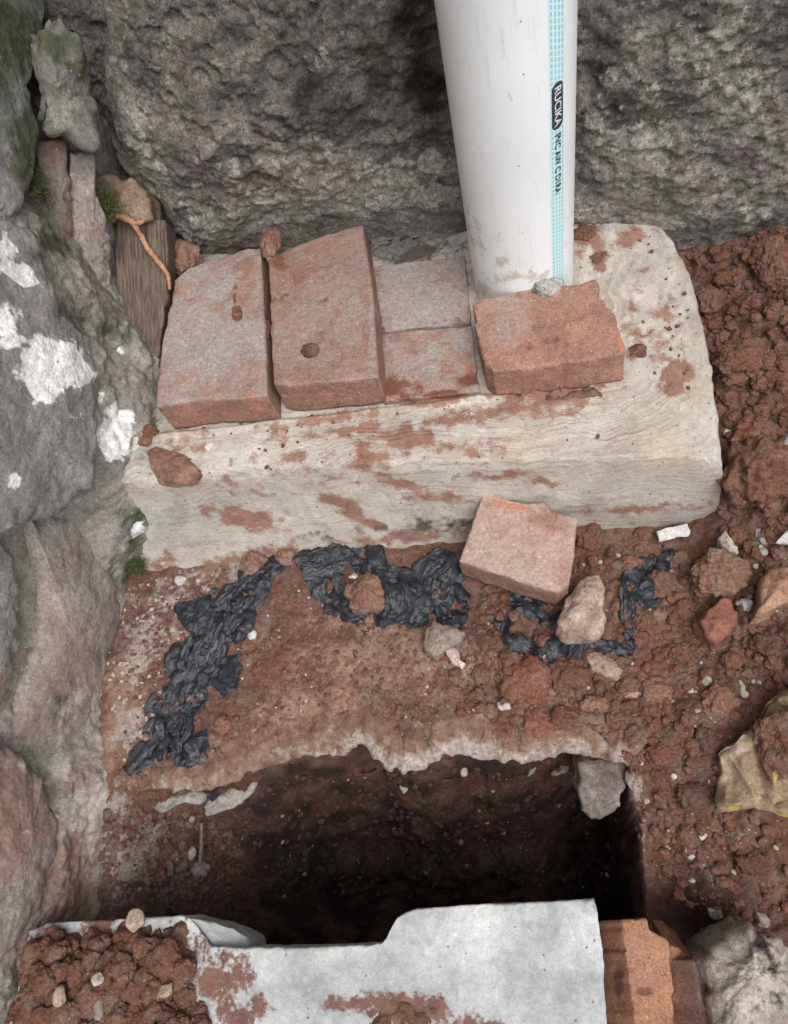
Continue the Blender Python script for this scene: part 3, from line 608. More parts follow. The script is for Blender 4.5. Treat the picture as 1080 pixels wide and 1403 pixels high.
brick([(511,366),(560,358),(637,350),(642,395),(646,441),(600,446),(560,449),(521,455)], HB + .004, .05, MB1, 'flush brick bedded beside the pipe, the one nearer the wall', 203, group=BG, dust=1.0, at=dict(dust=[(580,400,90,70,0,.8)], soil=[(520,440,14,20,0,.7),(600,440,50,8,0,.4)]), bevel=.002, chip=.002)
brick([(523,458),(560,453),(600,449),(647,445),(651,480),(655,520),(658,536),(600,542),(560,546),(527,549)], HB + .003, .05, MB1, 'flush brick bedded in front of the other flush brick, reddish at its edge', 204, group=BG, dust=.75, at=dict(dust=[(620,470,50,40,0,.5)], soil=[(540,530,40,20,0,.9),(640,525,30,20,0,.7),(600,542,60,10,0,1)], fresh=[(640,500,20,16,0,.5)]), bevel=.002, chip=.002)
brick([(650,418),(662,408),(713,397),(760,389),(818,380),(822,392),(820,403),(832,418),(843,432),(849,455),(857,470),(858,484),(800,494),(740,502),(700,506),(676,508),(664,498),(655,470),(651,445)], HB + .046, .047, MB3, 'orange half brick with a broken right end lying in front of the pipe', 205, dust=.25, group=BG,
      at=dict(fresh=[(824,400,5,12,0,1.1),(852,468,8,16,-20,1.3),(845,440,6,10,0,.7)], dust=[(690,440,30,40,30,.8),(700,400,40,8,-10,.6)], soil=[(760,470,60,20,0,.25)]), bevel=.0035, chip=.005, edge_j=.0016)
brick([(661,675),(678,674),(700,686),(722,690),(745,688),(755,698),(792,710),(787,760),(780,800),(764,813),(700,793),(629,769),(644,725)], .072, .055, MB5, 'pale pink half brick lying on the soil against the footing', 206, dust=1.0,
      nrm=(.03, -.10, 1), org=tuple(PZ(710, 745, .072)), at=dict(fresh=[(700,692,40,6,14,.9),(685,690,20,12,0,.7)], dust=[(700,740,60,50,0,.7),(720,790,60,12,15,.8)]), bevel=.0028, chip=.003, tilt_fn=None, edge_j=.0009)

# ================================================================== PIPE
PC, PR = np.array([.0268, .652]), .057
pr = thing('drain_pipe', (PC[0], PC[1], HB), 'thick white plastic drain pipe with a cyan printed stripe standing on the footing', 'pipe')
th = np.linspace(0, 2 * math.pi, 161)[:-1]
prof = [(PR - .003, HB - .004), (PR, HB - .004)] + [(PR, q) for q in np.linspace(HB, 1.5, 300)] + [(PR - .003, 1.5), (PR - .003, HB - .004)]
Vp = np.array([[(PC[0] + r * math.cos(a_), PC[1] + r * math.sin(a_), h) for r, h in prof] for a_ in th]).reshape(-1, 3)
rust = blobs(Vp, [(684,322,8,12,0,1.0),(660,395,16,14,30,1.1),(645,372,8,14,0,.9),(690,385,18,5,0,.8),(630,240,6,10,0,.5),(700,135,5,30,0,.4),(730,330,4,10,0,.5),(660,350,24,50,0,.35),(715,380,70,14,0,1.0),(660,330,20,40,0,.6),(690,360,30,16,0,.7),(640,300,10,30,0,.6),(770,340,8,40,0,.5),(655,150,6,30,0,.4)], .6, 120, 301)
t = NT('white_pipe_plastic')
c = t.ramp(t.noise(12, 4, .6), (.3, (.68, .71, .71)), (.7, (.75, .78, .78)))
vs = t.scale(1, 1, .12); c = t.mix(t.ramp(t.noise(160, 5, .7, vs), (.56, 0.0), (.74, .4)), c, (.47, .45, .40))
c = t.mix(t.ramp(t.noise(70, 8, .75), (.68, 0.0), (.76, .55)), c, (.46, .38, .30))
c = t.mix(t.math('MULTIPLY', t.specks(120, .07, .14), .8), c, (.18, .13, .10)); c = t.mix(t.ramp(t.noise(240, 3, .7, t.scale(1, 1, .22)), (.70, 0.0), (.76, .6)), c, (.36, .33, .30))
c = t.mix(t.math('MULTIPLY', t.mask('rust', 190, .9, .62, 1.3), .65), c, (.45, .34, .25))
obj('pipe_wall', Vp, grid_faces(len(th), len(prof), True), t.done(c, .38, t.noise(90, 4, .6), .06, .001, .45), pr, dict(rust=rust))
def wrap_patch(name, a0, a1, z0, z1, off, mat, na=12, nz=60, attrs=False, round_=0):
    aa = np.radians(np.linspace(a0, a1, na)); hh = np.linspace(z0, z1, nz)
    pts = []
    for i, h in enumerate(hh):
        k_ = 1.0
        if round_:
            e_ = min(h - z0, z1 - h) / round_; k_ = math.sqrt(max(0, 1 - (1 - min(e_, 1)) ** 2)) if e_ < 1 else 1.0
        am = (aa[0] + aa[-1]) / 2
        pts.append([(PC[0] + (PR + off) * math.cos(am + (q - am) * k_), PC[1] + (PR + off) * math.sin(am + (q - am) * k_), h) for q in aa])
    V_ = np.array(pts).reshape(-1, 3); at = None
    if attrs: at = dict(su=np.tile(np.linspace(0, 1, na), nz), sv=np.repeat(hh, na))
    return obj(name, V_, grid_faces(nz, na)[:, ::-1], mat, pr, at)
t = NT('cyan_print')
su, sv = t.attr('su'), t.attr('sv')
colm = t.math('MULTIPLY', su, 4.0); fr = t.math('FRACT', colm); par = t.math('MULTIPLY', t.math('FLOOR', colm), .37)
row = t.math('FRACT', t.math('ADD', t.math('MULTIPLY', sv, 190.0), par))
dash = t.math('MULTIPLY', t.math('MULTIPLY', t.math('GREATER_THAN', fr, .26), t.math('LESS_THAN', fr, .80)), t.math('LESS_THAN', row, .72))
MCy = t.done(t.mix(dash, (.60, .74, .76), (.22, .57, .64)), .4, None, spec=.45)
wrap_patch('stripe', -59, -42.5, HB + .001, 1.5, .0003, MCy, 10, 260, True)
t = NT('black_print'); MBk = t.done(t.ramp(t.noise(300, 4, .7), (.3, (.02, .024, .03)), (.7, (.055, .06, .07))), .5)
t = NT('white_print'); MWh = t.done((.62, .68, .70), .5)
wrap_patch('print_badge', -57.3, -44.3, .3715, .4165, .0006, MBk, 10, 60, False, .006)
def wrap_text(name, body, ztop, zlen, hgt, mat, off, bold=.0):
    cu = bpy.data.curves.new(name, 'FONT'); cu.body = body; cu.size = 1.0; cu.offset = bold; cu.resolution_u = 4
    ob = bpy.data.objects.new(name, cu); COL.objects.link(ob)
    dg = bpy.context.evaluated_depsgraph_get(); me = bpy.data.meshes.new_from_object(ob.evaluated_get(dg))
    V_ = np.array([q.co[:] for q in me.vertices]); F_ = [tuple(q.vertices) for q in me.polygons]
    bpy.data.objects.remove(ob); bpy.data.curves.remove(cu)
    V_ -= V_.min(0); V_ /= [V_[:, 0].max(), V_[:, 1].max(), 1]
    am = math.radians(-50.8); aa = am + (V_[:, 1] - .5) * hgt / PR; h = ztop - V_[:, 0] * zlen
    P_ = np.stack([PC[0] + (PR + off) * np.cos(aa), PC[1] + (PR + off) * np.sin(aa), h], 1)
    m2 = bpy.data.meshes.new(name); base_ = np.array([PC[0], PC[1], h.min()]); m2.from_pydata((P_ - base_).tolist(), [], F_); m2.materials.append(mat)
    o_ = bpy.data.objects.new(name, m2); COL.objects.link(o_); o_.parent = pr; o_.location = Vector(base_) - pr.location
wrap_text('badge_lettering', 'RUCIKA', .4125, .0375, .0078, MWh, .0011, .012)
wrap_text('pipe_lettering', 'PVC AW C D1RA', .3665, .066, .0075, MBk, .0008, .02)
V_, F_ = rock_shape((.017, .013, .012), 33, 4, 'clod')
def put_rock(name, V_, F_, mat, at_, **props): return obj(name, V_ + np.array(at_), F_, mat, None, props.pop('attrs', None), base=np.array(at_) - (0, 0, .004), **props)
MGm = m_stone('grey_mortar', (.20, .19, .17), (.30, .29, .265), (.40, .39, .36), 60)
q = PZ(738, 382, HB + .047)
aim = math.radians(-68)
put_rock('mortar_dab', V_, F_, MGm, (PC[0] + (PR + .004) * math.cos(aim), PC[1] + (PR + .004) * math.sin(aim), HB + .044), label='grey dab of mortar stuck on the foot of the pipe above the half brick', category='mortar dab')

# ================================================================== WOODEN STUB AND TWIG IN THE CORNER
wn = np.array([.18, -.50, .85]); wn /= np.linalg.norm(wn); wo_ = (-.43, .66, .205)
Pw = [PP(a_, b_, wo_, wn) for a_, b_ in [(159, 300), (180, 296), (206, 298), (225, 300), (229, 340), (229, 390), (224, 440), (217, 485), (212, 506), (203, 498), (195, 474), (186, 468), (172, 462), (158, 452), (156, 380)]]
V_, F_ = prism(Pw, wn, .045, bevel=.004, step=.0018, rough=(.0009, 90), chip=.004, edge_j=.0016, seed=401)
wd = PP(190, 300, wo_, wn) - PP(200, 500, wo_, wn); wd /= np.linalg.norm(wd); wc = np.cross(wd, wn)
al, ac = V_ @ wd, V_ @ wc
gr_ = fbm(np.stack([ac + .004 * fbm(V_, 18, 2, 3), al * .06, V_ @ wn * .5], 1), 260, 4, 9)
V_ = V_ + wn * (.0028 * gr_ - .004 * sstep(.25, .6, fbm(np.stack([ac, al * .05, 0 * al], 1), 110, 2, 12)))[:, None]
t = NT('old_wood'); cs = t.t.nodes.new('ShaderNodeCombineXYZ'); t.l(t.attr('ac'), cs.inputs[0]); t.l(t.math('MULTIPLY', t.attr('al'), .07), cs.inputs[1])
g1 = t.noise(420, 6, .7, cs.outputs[0], .4)
c = t.ramp(g1, (.30, (.04, .03, .025)), (.48, (.12, .09, .072)), (.68, (.22, .175, .145))); c = t.mix(t.ramp(t.noise(40, 5, .6), (.45, 0.0), (.7, .5)), c, (.10, .065, .045))
obj('wooden_stub', V_, F_, t.done(c, .9, g1, .8, .002, .2), attrs=dict(al=al, ac=ac), label='weathered dark wooden stub wedged upright between the stone wall and the leftmost brick', category='wood')
def tube(pts, rads, sides=10, seed=0, rough=.0006):
    pts = np.array(pts, float); L = np.concatenate([[0], np.cumsum(np.linalg.norm(np.diff(pts, axis=0), axis=1))])
    s = np.linspace(0, L[-1], max(8, int(L[-1] / .0018))); C = np.stack([np.interp(s, L, pts[:, i]) for i in range(3)], 1)
    kk_ = np.ones(5) / 5; C = np.stack([np.convolve(np.pad(C[:, i], 2, 'edge'), kk_, 'valid') for i in range(3)], 1)
    R_ = np.interp(s, L, rads); T = np.gradient(C, axis=0); T /= np.linalg.norm(T, axis=1, keepdims=True) + 1e-9
    up = np.array([0.3, .2, 1.0]); a1 = np.cross(T, up); a1 /= np.linalg.norm(a1, axis=1, keepdims=True); a2 = np.cross(T, a1)
    an = np.linspace(0, 2 * math.pi, sides + 1)[:-1]
    V_ = (C[:, None] + R_[:, None, None] * (np.cos(an)[None, :, None] * a1[:, None] + np.sin(an)[None, :, None] * a2[:, None]))
    V_ = V_.reshape(-1, 3); V_ = V_ + rough * np.stack([fbm(V_, 200, 3, seed + i) for i in range(3)], 1)
    n_ = len(s); i_ = np.arange(n_ * sides).reshape(n_, sides); nx = np.roll(i_, -1, 1)
    F1 = np.stack([i_[:-1].ravel(), nx[:-1].ravel(), nx[1:].ravel(), i_[1:].ravel()], 1)
    V_ = np.vstack([V_, C[0], C[-1]]); a_, b_ = n_ * sides, n_ * sides + 1
    F2 = np.vstack([np.stack([np.full(sides, a_), nx[0], i_[0]], 1), np.stack([np.full(sides, b_), i_[-1], nx[-1]], 1)])
    return V_, [F1, F2]
def W3(u, v, d): return PP(u, v, np.array(wo_) + wn * d, wn)
MTw = m_stone('orange_twig_bark', (.24, .10, .055), (.40, .19, .115), (.52, .32, .20), 120)
tw = thing('twig', tuple(W3(200, 340, .008)), 'dry orange twig with a short fork lying on the wooden stub', 'twig')
V_, F_ = tube([W3(156, 293, .030), W3(172, 298, .024), W3(184, 306, .017), W3(190, 318, .012), W3(204, 343, .008), W3(220, 362, .007), W3(231, 378, .006), W3(233, 398, .004)], [.0028, .0042, .0040, .0030, .0034, .0034, .0026, .0018], seed=5); obj('stem', V_, F_, MTw, tw)
V_, F_ = tube([W3(180, 305, .019), W3(190, 306, .020), W3(199, 303, .020)], [.0026, .0030, .0018], seed=8); obj('branch', V_, F_, MTw, tw)
def patch_moss(name, u, v, org, nrm, r, cnt, seed, label):
    g = np.random.default_rng(seed); nrm = np.array(nrm, float); nrm /= np.linalg.norm(nrm); c0_ = PP(u, v, org, nrm)
    e1 = np.cross(nrm, [0, 0, 1.0]); e1 /= np.linalg.norm(e1); e2 = np.cross(nrm, e1); Vs, Fs, n_ = [], [], 0
    for i in range(cnt):
        d = g.normal(size=2) * r * .5; b_ = c0_ + e1 * d[0] + e2 * d[1] - nrm * .002; dr_ = nrm + g.normal(size=3) * .7; dr_ /= np.linalg.norm(dr_)
        sd_ = np.cross(dr_, g.normal(size=3)); sd_ /= np.linalg.norm(sd_); h = g.uniform(.002, .0055); w = .0007
        Vs += [b_ - sd_ * w, b_ + sd_ * w, b_ + dr_ * h + sd_ * w * .7, b_ + dr_ * h * 1.2]; Fs.append((n_, n_ + 1, n_ + 2, n_ + 3)); n_ += 4
    o_ = obj(name, np.array(Vs), np.array(Fs), MMo); o_['kind'] = 'stuff'; o_['label'] = label; o_['category'] = 'moss'
t = NT('moss_green'); MMo = t.done(t.ramp(t.noise(200, 4, .7), (.3, (.04, .05, .018)), (.7, (.125, .15, .05))), .9)
patch_moss('moss', 142, 280, corner(.225, .085), (.4, -.6, .6), .016, 1500, 1, 'green moss tuft under the tan stone in the corner')
patch_moss('moss', 46, 245, np.array([LX, 0, 0]) + LN * .01, LN, .016, 900, 2, 'small green moss tuft on the upper stone wall')
patch_moss('moss', 190, 775, (-.488, .36, .0), (.6, -.5, .6), .010, 500, 3, 'dark moss at the foot of the stone wall by the footing')
Pt = [PZ(*q, HB + .006) for q in [(197, 614), (212, 610), (232, 614), (254, 625), (269, 642), (262, 656), (238, 660), (214, 656), (203, 640)]]
V_, F_ = prism(Pt, (0, 0, 1), .012, bevel=.004, step=.002, rough=(.0022, 90), seed=410, dome=.004, lump=.002)
MTc = m_stone('terracotta_earth', (.13, .068, .05), (.22, .12, .09), (.30, .19, .15), 60)
obj('earth_flake', V_, F_, MTc, label='flat reddish earth flake on the left end of the footing by the stone wall', category='earth flake')

# ================================================================== CAST SLAB IN FRONT OF THE PIT
ZS = .05
slab_px = [(40,1275),(60,1264),(110,1262),(150,1260),(205,1257),(248,1254),(260,1258),(270,1268),(279,1282),(288,1296),(335,1298),(400,1298),(470,1297),(505,1294),(524,1290),(533,1280),(536,1272),(545,1256),(566,1245),(640,1240),(700,1237),(770,1234),(814,1231),(817,1244),(826,1300),(833,1403),(840,1560),(-10,1560),(18,1400),(30,1320)]
sb = thing('concrete_slab', tuple(PZ(500, 1400, 0)), 'pale cast slab with a long notch in its far edge lying over the near side of the pit', 'slab')
Vs, Fs = prism([PZ(*q, ZS) for q in slab_px], (0, 0, 1), .055, bevel=.0022, step=.0022, rough=(.0007, 40), chip=.004, edge_j=.0013, seed=501, centre=PZ(420, 1540, ZS))
soil = blobs(Vs, [(150,1340,130,90,0,1.3),(290,1330,60,70,-20,1.0),(330,1390,50,30,0,1.0),(250,1300,20,40,0,.9),(560,1385,90,34,8,1.25),(480,1375,50,14,0,.9),(640,1400,40,20,0,.9),(340,1340,26,16,-30,.9),(352,1372,14,20,0,.9),(155,1262,60,5,0,.8),(610,1410,130,20,0,1)], .6, 60, 502)
dk = blobs(Vs, [(700,1330,120,60,0,.2),(700,1300,20,60,0,.25),(560,1320,26,26,0,.3)], .4, 30, 503)
t = NT('cast_mortar')
c = t.ramp(t.noise(14, 8, .66), (.30, (.24, .255, .255)), (.48, (.39, .41, .405)), (.66, (.53, .545, .535))); c = t.mix(1.0, c, t.ramp(t.noise(120, 7, .7), (.3, .84), (.65, 1.06)), 'MULTIPLY')
c = t.mix(t.math('MULTIPLY', t.mask('dk', 50, .5, .2, 1.0), .5), c, (.25, .26, .26))
c = t.mix(t.ramp(t.noise(38, 8, .7, None, 1.0), (.54, 0.0), (.68, .55)), c, (.27, .275, .26))
c = t.mix(t.mask('soil', 230, 1.25, .52, .98, 9), c, t.ramp(t.noise(80, 6, .7), (.3, (.10, .048, .036)), (.65, (.20, .105, .08))))
c = t.mix(t.math('MULTIPLY', t.specks(60, .10, .14), .8), c, (.14, .08, .065))
c = t.mix(t.math('MULTIPLY', t.specks(130, .09, .17), .75), c, (.13, .10, .09))
c = t.mix(t.math('MULTIPLY', t.specks(300, .06, .3), .5), c, (.2, .19, .18))
MSl = t.done(c, .82, t.math('ADD', t.noise(70, 7, .65), t.math('MULTIPLY', t.specks(130, .10, .2), -.8)), .5, .0025, .3, .35)
obj('slab_body', Vs, Fs, MSl, sb, dict(soil=soil, dk=dk))
def tl(V): 
    x0 = PZ(262, 1258, ZS)[0]; x1 = PZ(338, 1292, ZS)[0]; V = V.copy(); V[:, 2] -= .022 * np.clip((V[:, 0] - x0) / (x1 - x0), 0, 1.1); return V
Vs, Fs = prism([PZ(*q, ZS - .001) for q in [(248, 1256), (262, 1257), (285, 1262), (312, 1272), (330, 1286), (336, 1302), (288, 1306), (265, 1290)]], (0, 0, 1), .045, bevel=.003, step=.002, rough=(.0022, 70), chip=.005, seed=505, tilt_fn=tl)
obj('broken_corner', Vs, Fs, MSl, sb, dict(dk=np.full(len(Vs), 1.2)))
# soil spilled over the slab
def soil_sheet(name, poly, zb, hmax, seed, label, amp=(.5, .6), soft=40, step=.0019, clod=.02):
    W_ = np.array([PZ(*q, zb) for q in poly])[:, :2]; x0, y0 = W_.min(0) - .02; x1, y1 = W_.max(0) + .02
    ax, ay = np.arange(x0, x1, step), np.arange(y0, y1, step); A_, B2 = np.meshgrid(ax, ay, indexing='ij'); x_, y_ = A_.ravel(), B2.ravel()
    p_ = np.stack([x_, y_, 0 * x_ + zb], 1); s_ = sdpoly(x_ + .006 * fbm(p_, 60, 3, seed), y_ + .006 * fbm(p_, 60, 3, seed + 1), W_)
    h = hmax * sstep(-.002, soft / 1000., s_) + sstep(-.003, .012, s_) * (domes(x_, y_, clod, seed + 2, .3, .8, .75) * amp[0] + domes(x_, y_, clod * .45, seed + 6, .3, .8, .8) * amp[1] + domes(x_, y_, clod * .24, seed + 9, .3, .7, .8) * .5 + .004 * fbm(p_, 60, 4, seed + 4)) - .003
    V_ = np.stack([x_, y_, zb + h], 1); F_ = grid_faces(len(ax), len(ay)); ok = (h[F_] > -.0015).any(1); F_ = F_[ok]
    us, inv = np.unique(F_, return_inverse=True); o_ = obj(name, V_[us], inv.reshape(F_.shape), MS, None, dict(dry=.25 * (fbm(V_[us], 30, 3, seed) > .2), damp_shade=0 * us + .12))
    o_['kind'] = 'stuff'; o_['label'] = label; o_['category'] = 'soil'
    HG = h.reshape(len(ax), len(ay))
    return lambda P_: zb + HG[np.clip(((P_[:, 0] - x0) / step).astype(int), 0, len(ax) - 1), np.clip(((P_[:, 1] - y0) / step).astype(int), 0, len(ay) - 1)]
heap_z = soil_sheet('spilled_soil', [(42,1290),(70,1275),(140,1272),(205,1268),(250,1262),(262,1290),(270,1320),(262,1345),(280,1375),(285,1403),(290,1480),(0,1500),(10,1400)], ZS, .018, 601, 'heap of loose red soil spilled on the left end of the slab', (.5, .5), 40, clod=.024)
soil_sheet('spilled_soil', [(470,1385),(500,1368),(545,1362),(590,1370),(622,1388),(640,1420),(440,1420)], ZS, .007, 621, 'thin red soil patch on the middle of the slab', (.3, .45), 30, clod=.012)
soil_sheet('soil_crumbs', [(738,545),(760,533),(800,530),(832,528),(838,545),(815,556),(770,556),(742,558)], HB - .004, .006, 641, 'red soil crumbs in front of the half brick on the footing', (.4, .5), 12, .0014, .014)
soil_sheet('soil_crumbs', [(904,505),(925,492),(940,488),(944,520),(936,540),(918,540),(905,520)], HB - .006, .002, 661, 'red soil smear at the right end of the footing', (.2, .3), 12, .0014, .012)
soil_sheet('rear_mortar', [(506,322),(640,292),(640,350),(600,358),(512,364)], HB, .002, 671, 'dark mortar strip behind the flush bricks along the old wall', (.2, .3), 12, .0016, .012)
_rm = bpy.data.objects['rear_mortar']; _rm.data.materials[0] = m_stone('dark_grey_mortar', (.08, .078, .07), (.15, .147, .135), (.24, .235, .215), 70, .9, 260, .7); _rm['category'] = 'mortar'

# ================================================================== BRICKS AND ROCK AT THE LOWER RIGHT
tiltn = (math.sin(math.radians(24)), 0.06, math.cos(math.radians(24)))
def raw(V): return V
brick([(853,1261),(868,1258),(887,1258),(889,1268),(893,1278),(906,1286),(917,1294),(920,1320),(921,1345),(925,1403),(930,1480),(884,1480),(872,1403),(862,1330)], 0, .10, MB4, 'orange brick set on edge against the right end of the slab', 211, nrm=tiltn, org=tuple(PZ(885, 1340, .045)), dust=0, at=dict(dust=[(880,1300,30,60,0,.3)], soil=[(885,1360,14,8,0,.8),(845,1330,14,60,0,.4)]), bevel=.003, chip=.006, edge_j=.003)
brick([(916,1296),(930,1298),(948,1309),(952,1318),(940,1332),(922,1338)], 0, .06, MB4, 'dark orange broken brick end sunk behind the brick on edge', 212, nrm=(.1, -.35, .93), org=tuple(PZ(932, 1315, .0)), dust=0, at=dict(soil=[(935,1315,20,14,0,.5)]), chip=.006, edge_j=.003)
brick([(953,1317),(966,1316),(970,1340),(976,1372),(984,1403),(992,1470),(976,1470),(966,1403),(958,1360)], 0, .09, MB5, 'thin pale-edged brick leaning on the lichen-spotted rock', 213, nrm=(math.sin(math.radians(36)), 0, math.cos(math.radians(36))), org=tuple(PZ(964, 1350, .02)), dust=.7, chip=.004, edge_j=.002)
t = NT('lichen_rock')
c = t.ramp(t.noise(60, 9, .7), (.30, (.19, .162, .13)), (.47, (.34, .30, .25)), (.66, (.48, .445, .385))); c = t.mix(1.0, c, t.ramp(t.noise(280, 6, .72), (.3, .7), (.65, 1.1)), 'MULTIPLY')
c = t.mix(t.mask('dark', 90, .7, .4, .8), c, (.055, .045, .038))
MRk = t.done(c, .93, t.math('ADD', t.noise(90, 7, .7), t.math('MULTIPLY', t.noise(330, 6, .7), .6)), .7, .003, .15, .7)
V_, F_ = prism([PZ(*q, .05) for q in [(969,1316),(976,1302),(990,1290),(1000,1278),(1018,1271),(1034,1268),(1050,1274),(1068,1280),(1090,1296),(1112,1330),(1122,1403),(1110,1470),(985,1470),(976,1403),(971,1350)]], (0, 0, 1), .16, bevel=.012, step=.0024, rough=(.0036, 70), chip=.008, edge_j=.005, seed=701, dome=.010, lump=.004)
obj('lichen_rock', V_, F_, MRk, attrs=dict(dark=blobs(V_, [(1040,1288,12,16,0,1.1),(1055,1340,40,60,0,.3)], .5, 120, 702)), label='big pale rock with dark lichen blotches at the lower right', category='rock')

# ================================================================== YELLOWED WRAPPER AT THE RIGHT
bagn = np.array([-.30, -.25, .92]); bago = PG(1050, 1040) + (0, 0, .035)
t = NT('yellowed_film')
c = t.ramp(t.noise(30, 8, .68, None, .6), (.28, (.20, .125, .075)), (.5, (.34, .25, .155)), (.72, (.46, .38, .265)))
c = t.mix(t.mask('soil', 80, .5, .4, .8), c, (.135, .06, .042)); c = t.mix(t.mask('pink', 90, .5, .45, .85), c, (.50, .36, .33)); c = t.mix(t.mask('redp', 160, .5, .5, .8), c, (.38, .05, .04)); c = t.mix(t.mask('yel', 100, .4, .5, .8), c, (.52, .40, .09))
MBg = t.done(c, .5, t.math('ADD', t.noise(70, 6, .65, None, 1.2), t.math('MULTIPLY', t.noise(260, 4, .6), .4)), .9, .004, .4, .5)
wr = thing('crumpled_wrapper', tuple(bago - (0, 0, .03)), 'crumpled yellow-brown plastic wrapper full of soil at the right edge', 'wrapper')
def film(name, poly, org, nrm, depth, seed, fold, at, bevel=.006):
    nrm = np.array(nrm, float); nrm /= np.linalg.norm(nrm); Pz = [PP(a_, b_, org, nrm) for a_, b_ in poly]
    V_, F_ = prism(Pz, nrm, depth, bevel=bevel, step=.0021, rough=(.0008, 90), chip=.003, edge_j=.002, seed=seed, dome=.006, lump=.006)
    q = V_ + .010 * np.stack([fbm(V_, 25, 2, seed), fbm(V_, 25, 2, seed + 1), fbm(V_, 25, 2, seed + 2)], 1)
    V_ = V_ + nrm * (fold * (1.5 * ridged(q, 20, 1, seed + 4) + .5 * ridged(q, 46, 1, seed + 5) - .9))[:, None]
    obj(name, V_, F_, MBg, wr, {k_: blobs(V_, b_, .5, 70, seed + 7) for k_, b_ in at.items()})
film('film', [(1084,948),(1066,960),(1050,974),(1036,994),(1018,1010),(1002,1024),(990,1036),(988,1056),(984,1078),(983,1094),(988,1110),(1000,1113),(1012,1108),(1028,1106),(1045,1100),(1064,1100),(1110,1096),(1150,1050),(1150,970),(1110,950)], bago, bagn, .035, 801, .011,
     dict(soil=[(1062,1035,24,44,10,1.4),(1085,1000,30,30,0,1.1),(1040,1022,10,20,0,.8),(1100,1040,40,40,0,1.2),(1050,1090,20,8,0,.3)], pink=[(1065,990,20,16,-30,1.1),(1030,1000,20,10,-40,.7),(1012,1030,14,20,0,.5),(1040,1008,5,14,20,1.0)], redp=[(1046,994,8,5,-40,1.0),(1075,1085,14,3,0,.8)], yel=[(1003,1108,12,5,0,1.2),(1062,1070,6,20,0,.6)]))
film('film_flap', [(1028,1102),(1050,1096),(1075,1093),(1110,1092),(1110,1122),(1078,1120),(1055,1114),(1036,1108)], bago + np.array([0, 0, .012]), bagn + np.array([.1, -.3, 0]), .006, 811, .004, dict(yel=[(1075,1118,30,4,5,1.0)], pink=[(1050,1103,30,5,0,.5)]), .003)

